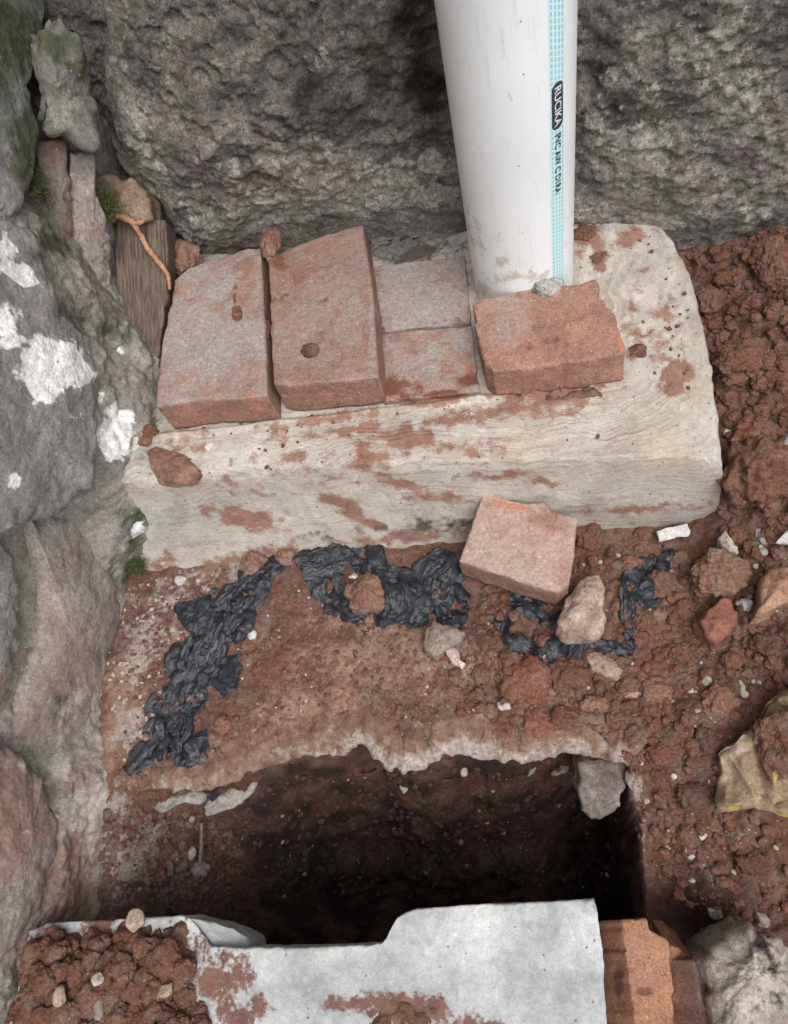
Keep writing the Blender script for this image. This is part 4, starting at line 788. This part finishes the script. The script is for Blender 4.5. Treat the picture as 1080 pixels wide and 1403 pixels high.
# ================================================================== TORN BLACK PLASTIC
t = NT('black_plastic')
g1 = t.noise(60, 7, .7, None, 1.5)
c = t.ramp(t.noise(140, 6, .7, None, .8), (.3, (.008, .009, .012)), (.55, (.021, .025, .032)), (.75, (.055, .062, .075)))
c = t.mix(t.mask('dust', 150, .9, .80, 1.2), c, (.13, .08, .064))
pv = t.t.nodes.new('ShaderNodeCombineXYZ'); t.l(t.attr('fa'), pv.inputs[0]); t.l(t.math('MULTIPLY', t.attr('fs'), .12), pv.inputs[1])
MPl = t.done(c, .36, t.math('ADD', t.noise(420, 4, .6, pv.outputs[0], .8), t.math('MULTIPLY', g1, .6)), .7, .0025, .5)
def ribbon(name, path, widths, seed, parent=None, lift=.003, amp=.006, M_=30, hole=.92, freq=165, **props):
    amp *= .58; lift *= .45; widths = [q * 1.12 for q in widths]
    M_ = int(M_ * 1.7); W_ = np.array([PG(*q) for q in path]); wm = np.array([w * mpp(*q) / 2 for w, q in zip(widths, path)])
    L = np.concatenate([[0], np.cumsum(np.linalg.norm(np.diff(W_, axis=0), axis=1))]); s = np.arange(0, L[-1], .0016)
    C = np.stack([np.interp(s, L, W_[:, i]) for i in range(3)], 1); k_ = np.ones(11) / 11
    C = np.stack([np.convolve(np.pad(C[:, i], 5, 'edge'), k_, 'valid') for i in range(3)], 1)
    C[:, :2] += .003 * np.stack([fbm(C, 40, 2, seed), fbm(C, 40, 2, seed + 1)], 1)
    T = np.gradient(C, axis=0); T[:, 2] = 0; T /= np.linalg.norm(T, axis=1, keepdims=True) + 1e-9
    N_ = np.stack([-T[:, 1], T[:, 0], 0 * s], 1); w = np.interp(s, L, wm)
    tt = np.linspace(-1, 1, M_); S_, Tt = np.meshgrid(s, tt, indexing='ij'); w2 = w[:, None] * (1 + .45 * fbm(np.stack([S_.ravel(), np.sign(Tt.ravel()) * .3, 0 * S_.ravel()], 1), 55, 4, seed + 3).reshape(S_.shape))
    P_ = C[:, None] + N_[:, None] * (Tt * w2)[..., None]; P_ = P_.reshape(-1, 3)
    f_, sf = (Tt * w2).ravel(), S_.ravel()
    q = np.stack([f_ + .006 * fbm(np.stack([sf, f_, 0 * f_], 1), 30, 2, seed + 5), sf * .10, 0 * sf], 1)
    calm = sstep(-.5, .5, fbm(np.stack([f_, sf, 0 * sf], 1), 28, 2, seed + 41))
    fold = .55 * ridged(q, 60, 1, seed + 40) + (.15 + .85 * calm) * .6 * np.sign(ridged(q, freq, 1, seed + 6)) * np.abs(ridged(q, freq, 1, seed + 6)) ** 1.8 + calm * .4 * ridged(q, freq * 2.2, 1, seed + 7); cr = fbm(np.stack([f_, sf, 0 * sf], 1), 60, 3, seed + 8, .5)
    z_ = gz(P_[:, 0], P_[:, 1]); zs = (z_ + gz(P_[:, 0] + .004, P_[:, 1]) + gz(P_[:, 0] - .004, P_[:, 1]) + gz(P_[:, 0], P_[:, 1] + .004) + gz(P_[:, 0], P_[:, 1] - .004)) / 5
    edge = 1 - np.abs(Tt.ravel()) ** 5 * (1 - sstep(-.1, .5, fbm(P_, 45, 2, seed + 31)))
    bury = .006 * sstep(.3, .8, fbm(P_, 50, 3, seed + 33))
    P_[:, 2] = np.maximum(zs, z_ - .002) + .0015 + (lift + amp * (fold * .8 + .3) + .003 * cr) * edge - bury
    P_[:, :2] += (.0022 * np.stack([fbm(P_, 90, 2, seed + 11), fbm(P_, 120, 2, seed + 12)], 1))
    F_ = grid_faces(len(s), M_); hn = fbm(np.stack([f_, sf * .5, 0 * sf], 1), 55, 3, seed + 15) * .8 + .35 * np.abs(Tt.ravel()) ** 3 + .25 * (np.minimum(sf, s[-1] - sf) < .004)
    F_ = F_[(hn[F_] < hole).all(1)]
    us, inv = np.unique(F_, return_inverse=True); du_ = .45 + .5 * fbm(P_[us], 38, 4, seed + 20)
    o_ = obj(name, P_[us], inv.reshape(F_.shape), MPl, parent, dict(dust=du_, fa=f_[us], fs=sf[us]))
    for k2, q2 in props.items(): o_[k2] = q2
    return o_
pt = thing('torn_plastic', tuple(PG(270, 900)), 'long torn black plastic strip running from the footing down to the pit', 'plastic sheet')
ribbon('strip', [(386,772),(360,790),(335,815),(312,845),(292,880),(268,920),(252,960),(240,1000),(236,1040)], [26,40,62,72,64,62,52,48,34], 901, pt, M_=44, amp=.008)
ribbon('strip', [(322,800),(308,840),(290,880),(262,925),(238,965),(232,1010)], [22,30,36,40,40,34], 903, pt, M_=26, lift=.008, amp=.006)
for e_, (o1, o2) in enumerate([(-26, 10), (24, 9), (-12, 8), (12, 12)]):
    ribbon('strip', [(386 + o1 * .3, 772), (350 + o1 * .6, 800), (318 + o1, 838), (285 + o1, 890), (258 + o1 * .8, 945), (243 + o1 * .6, 1000), (238 + o1 * .4, 1050)], [o2 * .7, o2, o2 * 1.4, o2 * 1.3, o2 * 1.2, o2, o2 * .6], 970 + 2 * e_, pt, M_=10, lift=.014, amp=.006, hole=2)
ribbon('strip', [(262,1000),(268,1040),(282,1075),(292,1100)], [36,34,24,14], 905, pt, M_=20, lift=.004)
ribbon('strip', [(242,826),(258,840),(280,850),(292,862)], [8,24,26,18], 907, pt, M_=20, lift=.003)
ribbon('strip', [(300,915),(316,925),(332,928)], [44,40,24], 909, pt, M_=24, lift=.005, hole=.8)
ribbon('strip', [(272,880),(262,905),(258,925)], [26,24,12], 911, pt, M_=16)
ribbon('strip', [(230,975),(212,1010),(190,1035),(172,1060)], [22,26,24,14], 913, pt, M_=20, amp=.006)
ribbon('strip', [(216,1020),(210,1050),(190,1066)], [28,24,14], 915, pt, M_=18, amp=.006)
ribbon('strip', [(220,955),(208,970),(205,985)], [26,22,10], 917, pt, M_=16)
pt2 = thing('torn_plastic', tuple(PG(520, 810)), 'crumpled black plastic bunched round a dirt lump at the foot of the footing', 'plastic sheet')
ribbon('strip', [(408,775),(440,760),(475,757),(505,765),(522,785)], [30,52,46,36,20], 921, pt2, M_=36, amp=.010, lift=.006)
ribbon('strip', [(430,765),(440,795),(458,820),(475,845),(510,858)], [36,48,40,34,26], 923, pt2, M_=30, amp=.009)
ribbon('strip', [(510,795),(535,815),(545,840),(540,862)], [36,60,60,28], 925, pt2, M_=36, amp=.010, lift=.006)
ribbon('strip', [(628,758),(610,785),(588,815),(565,845),(548,862)], [44,66,66,52,30], 927, pt2, M_=44, amp=.010, lift=.008)
ribbon('strip', [(600,822),(606,842),(620,856),(634,846),(640,828),(630,812),(612,810)], [18,24,26,26,18,16,12], 929, pt2, M_=20, amp=.009, lift=.006)
ribbon('strip', [(480,770),(510,780),(545,790),(575,800)], [16,24,24,16], 931, pt2, M_=20, amp=.008, lift=.010)
pt3 = thing('torn_plastic', tuple(PG(860, 830)), 'thin hooked strip of black plastic in the soil right of the tan stone', 'plastic sheet')
ribbon('strip', [(914,752),(895,775),(872,795),(858,820),(854,845),(860,870),(868,900)], [18,36,42,26,14,12,12], 941, pt3, M_=28, amp=.006, lift=.006, hole=.75)
ribbon('strip', [(905,790),(890,815),(878,835)], [26,30,20], 943, pt3, M_=22, amp=.005, lift=.003, hole=.55)
ribbon('strip', [(872,904),(845,892),(815,880),(785,880),(765,895),(756,912)], [12,14,18,34,40,20], 945, pt3, M_=24, amp=.008, lift=.010, hole=.8)
pt4 = thing('torn_plastic', tuple(PG(720, 860)), 'ragged bits of black plastic poking out under the pink half brick', 'plastic sheet')
ribbon('strip', [(700,820),(735,835),(765,850),(772,870)], [20,26,24,18], 951, pt4, M_=22, amp=.007, lift=.006)
ribbon('strip', [(672,838),(690,860),(705,885),(735,902),(752,908)], [14,26,30,26,14], 953, pt4, M_=24, amp=.006, hole=.55)

# ================================================================== STONES, CLODS AND SMALL FINDS
MTan = m_stone('tan_rock', (.17, .115, .085), (.33, .24, .185), (.48, .39, .32), 55, .85, 300, .6)
MGry = m_stone('grey_brown_rock', (.15, .115, .09), (.24, .19, .15), (.33, .27, .225), 50, .85, 300, .5)
MRed = m_stone('red_rock', (.15, .06, .043), (.225, .092, .066), (.30, .15, .115), 60, .9, 320, .5)
MOrg = m_stone('orange_brown_rock', (.18, .09, .05), (.30, .17, .105), (.40, .27, .20), 45, .85, 300, .5)
MPal = m_stone('pale_pebble', (.28, .245, .21), (.38, .34, .30), (.48, .445, .405), 80, .8, 300, .4)
MWht = m_stone('white_chip', (.38, .37, .345), (.47, .46, .44), (.56, .55, .53), 60, .6, 300, .2)
MDul = m_stone('dull_grey_stone', (.15, .13, .115), (.25, .225, .20), (.36, .335, .30), 60, .9, 300, .6)
MClo = m_soil('soil_clod', (1.06, 1.0, .98)); MCld = m_soil('light_clod', (1.5, 1.62, 1.62))
MOcl = m_soil('orange_clod', (1.28, 1.08, 1.0))
def stone(name, u, v, w, h, mat, label, cat, seed, kind='stone', ang=0, sink=.35, flat=.75, z=None, group=None, sub=4, rz=None):
    p = PG(u, v) if z is None else PZ(u, v, z); m = mpp(u, v, p[2]); rx, ry = w * m / 2 * 1.05, h * m / 2 * 1.12
    r3 = rz or min(rx, ry) * flat; V_, F_ = rock_shape((rx, ry, r3), seed, sub, kind, (0, 0, math.radians(-ang)))
    c_ = p + np.array([0, 0, r3 * (1 - 2 * sink) ]); o_ = obj(name, V_ + c_, F_, mat, base=c_ - (0, 0, r3)); o_['label'] = label; o_['category'] = cat
    if group: o_['group'] = group
    return o_
def outline_stone(name, poly, zt, dep, mat, label, cat, seed, dome=.006, bevel=.006, lump=.004, nrm=(0, 0, 1), rough=(.0018, 80), org0=None, **kw):
    z0 = np.array(org0) if org0 is not None else PG(np.mean([q[0] for q in poly]), np.mean([q[1] for q in poly]))
    org = z0 + (0, 0, zt); nrm = np.array(nrm, float); nrm /= np.linalg.norm(nrm)
    V_, F_ = prism([PP(a_, b_, org, nrm) for a_, b_ in poly], nrm, dep, bevel=bevel, step=.0018, rough=rough, chip=.004, edge_j=.002, seed=seed, dome=dome, lump=lump)
    o_ = obj(name, V_, F_, mat); o_['label'] = label; o_['category'] = cat
    for k_, q in kw.items(): o_[k_] = q
    return o_
outline_stone('tan_stone', [(766,848),(778,818),(790,792),(806,782),(824,784),(830,806),(826,830),(830,846),(822,864),(800,868),(780,866),(766,858)], .030, .045, MTan, 'angular tan stone beside the pink half brick', 'stone', 1001, dome=.010, lump=.008)
outline_stone('brown_stone', [(578,880),(584,862),(594,850),(612,853),(630,860),(638,866),(628,880),(606,896),(594,898),(582,890)], .020, .03, MGry, 'smooth brown stone below the bunched black plastic', 'stone', 1002, dome=.004, lump=.0012, bevel=.004)
outline_stone('buff_stone', [(798,896),(812,890),(832,892),(852,904),(856,918),(846,930),(826,926),(808,914)], .012, .02, MTan, 'buff oval stone half buried under the hooked black plastic', 'stone', 1003)
outline_stone('red_stone', [(962,850),(972,836),(990,820),(1002,818),(1012,838),(1010,858),(996,872),(982,882),(968,872)], .024, .035, MRed, 'brick-red angular stone in the soil on the right', 'stone', 1004, bevel=.004, nrm=(.15, -.2, .95))
outline_stone('orange_stone', [(1040,836),(1046,800),(1054,778),(1070,774),(1094,778),(1098,800),(1090,820),(1062,832),(1050,838)], .030, .045, MOrg, 'orange-brown stone cut by the right edge above the wrapper', 'stone', 1005, bevel=.006)
outline_stone('white_chip', [(985,736),(994,728),(1004,738),(1012,750),(1010,758),(1000,756),(990,748)], .016, .018, MPal, 'long pale stone chip right of the tile sliver', 'stone', 1006, bevel=.003, dome=.003)
outline_stone('tile_sliver', [(900,728),(943,716),(947,729),(944,735),(905,742)], .020, .008, MWht, 'white tile sliver at the bottom of the footing', 'tile', 1007, dome=0, bevel=.001, lump=0, rough=(.0002, 60), nrm=(0, -.45, .9))
outline_stone('pink_chip', [(612,892),(622,888),(630,894),(632,904),(640,910),(634,918),(624,912),(616,904)], .012, .012, m_stone('pink_chip', (.38, .25, .22), (.52, .38, .34), (.62, .5, .46), 80), 'pale pink chip just below the smooth brown stone', 'chip', 1008, bevel=.003, dome=.002)
outline_stone('grey_block', [(792,1046),(820,1040),(852,1044),(858,1060),(854,1085),(850,1106),(830,1118),(812,1120),(800,1110),(796,1080)], .0, .08, m_stone('dirty_grey_stone', (.09, .07, .06), (.18, .15, .13), (.30, .27, .24), 50, .9, 260, .7), 'rough grey stone stuck in the far wall of the pit below the rim', 'stone', 1009, org0=PZ(826, 1066, -.012), nrm=(0, -.40, .9), lump=.009, dome=.006)
outline_stone('mortar_lump', [(280,1106),(290,1090),(312,1074),(338,1066),(352,1072),(346,1086),(328,1100),(304,1112),(286,1116)], .008, .03, MGm, 'grey mortar lump at the left end of the pit rim', 'mortar lump', 1010, lump=.008, nrm=(0, -.3, .95))
outline_stone('mortar_lump', [(208,1092),(224,1082),(250,1076),(274,1080),(282,1090),(270,1100),(246,1100),(226,1112),(216,1106)], .006, .03, MGm, 'smaller grey mortar lump under the end of the long black strip', 'mortar lump', 1011, lump=.008, nrm=(0, -.3, .95))
outline_stone('dirt_lump', [(476,812),(486,796),(502,788),(518,794),(526,812),(524,830),(508,842),(490,842),(478,830)], .026, .03, MCld, 'crumbly dirt lump ringed by bunched black plastic', 'dirt lump', 1012, dome=.010, lump=.012, rough=(.005, 90))
outline_stone('pale_fragment', [(1044,620),(1056,604),(1078,590),(1100,586),(1100,612),(1076,632),(1056,640)], .016, .03, MDul, 'grey-white mortar fragment half buried in the heap at the right edge', 'mortar fragment', 1013)
outline_stone('paper_scrap', [(1062,744),(1078,728),(1100,722),(1100,744)], .014, .004, MWht, 'white scrap at the right edge above the grey gravel', 'scrap', 1014, dome=0, bevel=.001, lump=0)
outline_stone('root_wood', [(908,446),(916,424),(934,412),(958,404),(976,408),(970,420),(952,430),(940,446),(928,460),(914,462)], .010, .02, m_stone('grey_bark', (.17, .12, .09), (.29, .225, .175), (.38, .31, .26), 110), 'fibrous grey root chunk between the footing and the old wall', 'root', 1015, lump=.005)
outline_stone('pit_chip', [(723,1064),(730,1046),(740,1040),(741,1046),(732,1062)], .0, .008, MDul, 'thin grey splinter under the pit rim', 'splinter', 1016, dome=.001, bevel=.002, nrm=(0, -.5, .8))
outline_stone('pit_chip', [(754,1062),(764,1044),(776,1036),(782,1042),(774,1056),(762,1064)], .0, .010, MDul, 'wider pale splinter beside the grey stone under the pit rim', 'splinter', 1017, dome=.001, bevel=.002, nrm=(0, -.5, .8))
t = NT('rusty_rod'); MRd = t.done(t.ramp(t.noise(120, 5, .7), (.3, (.10, .075, .062)), (.7, (.24, .20, .175))), .8, t.noise(200, 4, .6), .4)
pa, pb = PG(277, 1112) + (0, -.012, .0), PG(279, 1192) + (0, 0, .012)
rn = thing('thin_rod', tuple(pb), 'thin rusty rod standing in the left of the pit with a clod at its foot', 'rod')
V_, F_ = tube([pa, (pa + pb) / 2 + (.001, 0, 0), pb], [.0022, .0024, .0026]); obj('rod', V_, F_, MRd, rn)
V_, F_ = rock_shape((.014, .010, .007), 77, 3, 'clod'); obj('clod', V_ + pb, F_, MDul, rn)
# named clods
def clod(u, v, w, h, label, seed, mat=None, group=None, **kw): return stone('soil_clod', u, v, w, h, mat or MClo, label, 'soil clod', seed, 'clod', group=group, **kw)
clod(1030, 655, 96, 90, 'largest soil clod in the heap right of the footing', 1101, sub=5, flat=.95, sink=.25)
clod(985, 790, 74, 62, 'grey-brown clod with a gravelly skin above the brick-red stone', 1102, MCld, sub=5, flat=.8)
clod(1025, 600, 44, 40, 'smooth orange-brown clod against the right end of the footing', 1103, MOcl)
clod(1060, 372, 60, 70, 'tall dark red clod under the old wall at the right edge', 1104, sub=5)
clod(1018, 500, 80, 60, 'wide red clod at the middle of the heap', 1105, sub=5)
clod(972, 415, 34, 40, 'red clod tucked at the top right end of the footing', 1106)
clod(720, 935, 62, 56, 'red clod above the pit rim below the plastic bits', 1107, MOcl, flat=.55)
clod(780, 925, 52, 44, 'flat brown clod beside the buff oval stone', 1108, flat=.55)
clod(735, 995, 44, 40, 'round red clod nearest to the pit rim', 1109, MOcl, flat=.5)
clod(705, 725, 30, 26, 'clod hidden by the pink half brick', 1110)
clod(808, 735, 40, 44, 'red-brown clod between the pink half brick and the footing', 1111, flat=.7)
clod(862, 774, 30, 24, 'smooth red clod by the head of the hooked plastic', 1112, MOcl)
clod(395, 760, 30, 30, 'pinkish clod against the footing beside the long strip', 1113, MCld)
clod(350, 775, 30, 34, 'pinkish clod at the top of the long black strip', 1114, MCld)
clod(306, 994, 20, 22, 'small round clod on the bare ledge beside the long strip', 1115, MOcl)
clod(938, 655, 24, 26, 'clod in the shade of the right end of the footing', 1116)
clod(252, 358, 44, 38, 'brown clod behind the leftmost brick under the old wall', 1117, MTc, z=HB + .03, flat=.8)
clod(372, 335, 24, 44, 'brown clod wedged behind the gap between both whole bricks', 1118, MTc, z=HB + .05)
clod(425, 481, 22, 20, 'dark crumb on top of the second brick', 1119, z=HB + .049, flat=.5)
clod(326, 432, 12, 12, 'orange crumb on top of the leftmost brick', 1120, MOcl, z=HB + .048, flat=.6, sub=3)
clod(364, 455, 14, 30, 'dirt plug in the gap between both whole bricks', 1121, z=HB + .036)
clod(521, 456, 12, 10, 'orange crumb at the corner of the flush brick', 1122, MOcl, z=HB + .004, sub=3)
clod(802, 325, 34, 32, 'red clod on the footing right of the pipe', 1123, z=HB - .006, flat=.6)
clod(820, 356, 22, 28, 'red clod on the footing below the one by the pipe', 1124, z=HB - .006, flat=.6)
clod(866, 322, 34, 18, 'flat red clod near the far corner of the footing', 1125, z=HB - .008, flat=.6)
clod(886, 369, 22, 16, 'brown clod near the right edge of the footing', 1126, z=HB - .01, flat=.6)
clod(875, 485, 28, 28, 'red clod touching the broken end of the half brick', 1127, z=HB - .006, flat=.6)
clod(205, 593, 22, 16, 'reddish crumb between the stone wall and the leftmost brick', 1128, MOcl, z=HB)
clod(200, 606, 16, 14, 'orange crumb above the flat earth flake', 1129, MOcl, z=HB, sub=3)
MDk = m_soil('dark_clod', (.78, .80, .82))
CLB = ['grey-brown clod just right of the head of the hooked plastic', 'brown clod below the white tile sliver', 'pale clod inside the curve of the hooked plastic', 'dark clod between the hooked plastic and the brick-red stone', 'dark red clod under the orange-brown stone at the right edge', 'red clod below the brick-red stone', 'clod close under the right front corner of the footing', 'greyish clod left above the wrapper', 'dark clod touching the upper left of the wrapper', 'small clod straight below the brick-red stone', 'dark clod below the right end of the wrapper', 'clod between the pit corner and the wrapper', 'light clod below the orange wood-like chip', 'clod above the top of the wrapper', 'dark clod left below the wrapper', 'clod just above the right corner of the pit', 'small clod left of the orange wood-like chip', 'clod right of the pale pink chip', 'dark clod between the brown stone and the plastic bits', 'small clod left of the red clod above the pit rim', 'clod left of the round red clod by the pit rim', 'light clod below the buff oval stone', 'clod below the end of the hooked plastic', 'clod right of the round red clod by the pit rim']
for i, (u_, v_, w_, h_, m_) in enumerate([(905,800,42,36,0), (932,768,30,26,1), (884,852,28,24,0), (938,834,30,26,0), (1052,884,42,34,2), (930,896,38,30,0), (985,962,48,40,1), (884,728,26,22,0), (972,1012,38,32,2), (1003,905,30,26,0), (1030,1180,40,34,2), (905,1035,36,30,0), (900,945,44,32,1), (1062,905,30,26,0), (950,1090,44,36,2), (868,1010,28,24,0), (845,985,34,26,0), (700,905,32,26,0), (668,880,28,24,2), (660,925,26,22,0), (690,1000,36,28,0), (815,965,36,26,1), (860,940,30,24,0), (770,985,34,26,0)]):
    clod(u_, v_, w_, h_, CLB[i], 1300 + i, [MClo, MCld, MDk][m_], 'loose clods on the ground right of the ledge', flat=.6, sink=.42)
clod(868, 952, 30, 9, 'orange wood-like chip on the soil below the hooked plastic', 1341, MTan, flat=1.0, sink=.3)
# distinct pebbles
def peb(u, v, w, h, label, seed, mat=None, **kw): return stone('pebble', u, v, w, h, mat or MPal, label, 'pebble', seed, kw.pop('kind', 'stone'), sub=kw.pop('sub', 3), **kw)
peb(1022, 830, 20, 20, 'white round pebble right of the brick-red stone', 1201, MWht)
peb(187, 1263, 24, 28, 'tan pebble on the far edge of the slab heap', 1202, MTan, z=ZS + .008, flat=.8)
peb(84, 1364, 20, 22, 'tan pebble on the lower left of the slab heap', 1203, MTan, z=ZS + .026)
peb(229, 1356, 24, 14, 'pinkish pebble on the right of the slab heap', 1204, MTan, z=ZS + .018, ang=-30)
peb(137, 1380, 14, 26, 'grey flake on the slab heap', 1205, MDul, z=ZS + .024)
peb(135, 1342, 16, 14, 'tiny white pebble on the slab heap clod', 1206, z=ZS + .032)
peb(262, 1168, 14, 16, 'white pebble left of the thin rod', 1207)
peb(553, 1080, 12, 12, 'white pebble in the far wall of the pit', 1208)
peb(634, 1058, 14, 14, 'pale pebble just under the rim of the pit', 1209)
peb(692, 967, 20, 16, 'grey-white chip on the ledge above the pit rim', 1210)
peb(484, 790, 12, 8, 'white chip on the plastic above the dirt lump', 1211, MWht, z=.03)
peb(968, 932, 14, 16, 'cream pebble in the soil left above the wrapper', 1212)
peb(1018, 944, 18, 24, 'whitish pebble close above the wrapper', 1213)
peb(963, 1146, 14, 10, 'white pebble in the slope below the wrapper', 1214, MWht)
peb(1044, 1258, 26, 26, 'grey squarish pebble on top of the lichen-spotted rock', 1215, MDul, kind='stone') if False else stone('pebble', 1043, 1258, 22, 24, MDul, 'grey squarish pebble behind the lichen-spotted rock', 'pebble', 1215, 'stone')
peb(980, 1250, 20, 20, 'dark grey pebble above the dark gap by the lichen-spotted rock', 1216, MDul)
peb(865, 1068, 18, 26, 'grey pebble at the right edge of the pit rim', 1217, MDul)
peb(305, 842, 12, 10, 'white crumb near the fork of the long black strip', 1218)
peb(346, 870, 12, 12, 'white crumb right of the long black strip', 1219, MWht)
peb(248, 795, 14, 12, 'white crumb under the left end of the footing', 1220, MWht)
peb(288, 612, 14, 10, 'white crumb on the footing below the leftmost brick', 1221, MWht, z=HB - .002)
peb(296, 620, 12, 8, 'second white crumb on the footing below the leftmost brick', 1222, MWht, z=HB - .004)
peb(997, 595, 12, 14, 'white crumb touching the right end of the footing', 1223, MWht)
peb(270, 880, 12, 18, 'orange-tan chip lying in the long black strip', 1224, MTan)
# loose material
def scatter(name, poly, n, rng, mat, seed, label, kinds=('clod',), sub=2, zfun=None, power=3.0, nshape=14, flat=.8):
    g = np.random.default_rng(seed); sh = [rock_shape((1, 1, 1), seed * 31 + i, sub, kinds[i % len(kinds)])[0] for i in range(nshape)]; F0 = ICO[sub][1]; nv = len(sh[0])
    Wp = np.array([(PG(*q) if zfun is None else PZ(*q, ZS))[:2] for q in poly]); lo, hi = Wp.min(0), Wp.max(0); pts = np.zeros((0, 2))
    while len(pts) < n:
        q = g.uniform(lo, hi, (n * 2, 2)); q = q[sdpoly(q[:, 0], q[:, 1], Wp) > 0]; pts = np.vstack([pts, q])
    pts = pts[:n]; r = rng[0] + (rng[1] - rng[0]) * g.random(n) ** power; z_ = gz(pts[:, 0], pts[:, 1]) if zfun is None else zfun(pts); Vs, Fs = [], []
    for i in range(n):
        s3 = np.array([1, g.uniform(.7, 1.0), g.uniform(.6, .95) * flat]) * r[i]; a_ = g.uniform(0, 6.28); c_, s_ = math.cos(a_), math.sin(a_)
        v_ = sh[i % nshape] * s3; v_ = np.stack([v_[:, 0] * c_ - v_[:, 1] * s_, v_[:, 0] * s_ + v_[:, 1] * c_, v_[:, 2]], 1)
        Vs.append(v_ + (pts[i, 0], pts[i, 1], z_[i] + r[i] * g.uniform(-.25, .3))); Fs.append(F0 + i * nv)
    o_ = obj(name, np.vstack(Vs), np.vstack(Fs), mat, base=np.zeros(3)); o_['kind'] = 'stuff'; o_['label'] = label; o_['category'] = 'loose soil'
HEAP = [(945,345),(1140,300),(1200,760),(1000,780),(985,700),(995,600),(975,480)]
RIGHT = [(650,830),(860,745),(1000,760),(1200,780),(1200,1250),(960,1260),(880,1180),(862,1050),(650,1020),(600,900)]
LEDGE = [(230,800),(420,780),(620,800),(680,900),(640,1020),(480,1010),(300,1060),(170,1070),(175,860)]
scatter('soil_crumbs', HEAP, 1500, (.0016, .012), MClo, 11, 'loose red crumbs of the soil heap right of the footing', sub=3, power=4)
scatter('soil_crumbs', RIGHT, 4200, (.0009, .0075), MClo, 12, 'loose red crumbs on the ground around the pit', sub=2, power=6)
scatter('soil_crumbs', RIGHT, 300, (.0012, .008), MOcl, 13, 'loose orange crumbs on the ground around the pit', sub=2, power=3)
scatter('soil_crumbs', LEDGE, 2600, (.0006, .0036), MClo, 14, 'fine crumbs on the bare ledge', sub=1, power=3)
scatter('grit', RIGHT, 300, (.0007, .0040), MPal, 15, 'pale grit in the red soil', ('pebble',), 1, power=3.5)
scatter('grit', LEDGE, 200, (.0006, .0026), MPal, 16, 'pale grit on the bare ledge', ('pebble',), 1, power=3)
scatter('grit', [(150,800),(230,790),(400,770),(300,860),(240,960),(160,1080),(150,950)], 420, (.0006, .0040), MPal, 17, 'white crumbs of old mortar along the wall foot', ('stone',), 1, power=3)
HEAPS = [(50,1285),(245,1272),(258,1320),(275,1385),(285,1460),(5,1470),(25,1380)]
scatter('soil_crumbs', HEAPS, 900, (.0015, .0135), MClo, 22, 'loose red clods on the soil heap of the slab', sub=3, power=3.5, zfun=heap_z)
scatter('soil_crumbs', HEAPS, 60, (.002, .010), MOcl, 23, 'lighter clods on the soil heap of the slab', sub=3, power=2.5, zfun=heap_z)
scatter('grit', HEAPS, 50, (.0008, .004), MPal, 24, 'pale grit on the soil heap of the slab', ('stone',), 1, power=3, zfun=heap_z)
_bn = bagn / np.linalg.norm(bagn)
def bag_z(P_): return bago[2] + .004 - (_bn[0] * (P_[:, 0] - bago[0]) + _bn[1] * (P_[:, 1] - bago[1])) / _bn[2]
_ZS = ZS; ZS = float(bago[2])
scatter('soil_crumbs', [(1040,1000),(1070,985),(1110,975),(1120,1070),(1075,1078),(1058,1062),(1046,1030)], 420, (.0012, .010), MClo, 25, 'red soil lying in the yellow-brown wrapper', sub=3, power=3, zfun=bag_z)
ZS = _ZS
ZS = HB - .004
def blk_z(P_): return np.full(len(P_), HB - .0015)
for pol_, n_, lab_ in [([(212,594),(366,578),(522,556),(660,542),(856,505),(860,520),(662,560),(524,572),(370,596),(214,610)], 330, 'fine red crumbs along the fronts of the bricks on the footing'), ([(792,318),(900,315),(950,420),(950,560),(900,520),(860,470),(825,395),(795,375)], 170, 'fine red crumbs on the right end of the footing'), ([(240,620),(640,575),(820,560),(820,620),(560,640),(240,660)], 200, 'fine red crumbs on the front of the footing')]:
    scatter('soil_crumbs', pol_, n_ // 2, (.0005, .0030), MClo, 40 + n_, lab_, sub=1, power=3, zfun=blk_z)
ZS = _ZS
scatter('grit', [(1040,725),(1120,715),(1120,760),(1030,765)], 90, (.002, .006), MGm, 18, 'grey gravel at the right edge', ('pebble',), 2, power=2)
PITP = [(200,1120),(420,1050),(760,1050),(850,1120),(840,1220),(600,1230),(330,1230),(180,1220)]
scatter('pit_crumbs', PITP, 2400, (.0007, .005), m_soil('damp_shade_crumb', (.55, .6, .66)), 19, 'damp crumbs on the walls of the pit, darkened for its shade', sub=2, power=3.5)  # tint darkens damp crumbs further, painting in the pit's shade
scatter('pit_grit', PITP, 120, (.0008, .0045), MDul, 20, 'small stones in the walls of the pit', ('pebble',), 1, power=3.5)
scatter('pit_crumbs', [(110,1120),(250,1110),(330,1150),(300,1250),(100,1250)], 1100, (.001, .007), m_soil('dusty_clod', (1.0, 1.2, 1.25)), 21, 'crumbs sliding into the left of the pit', sub=2, power=4)
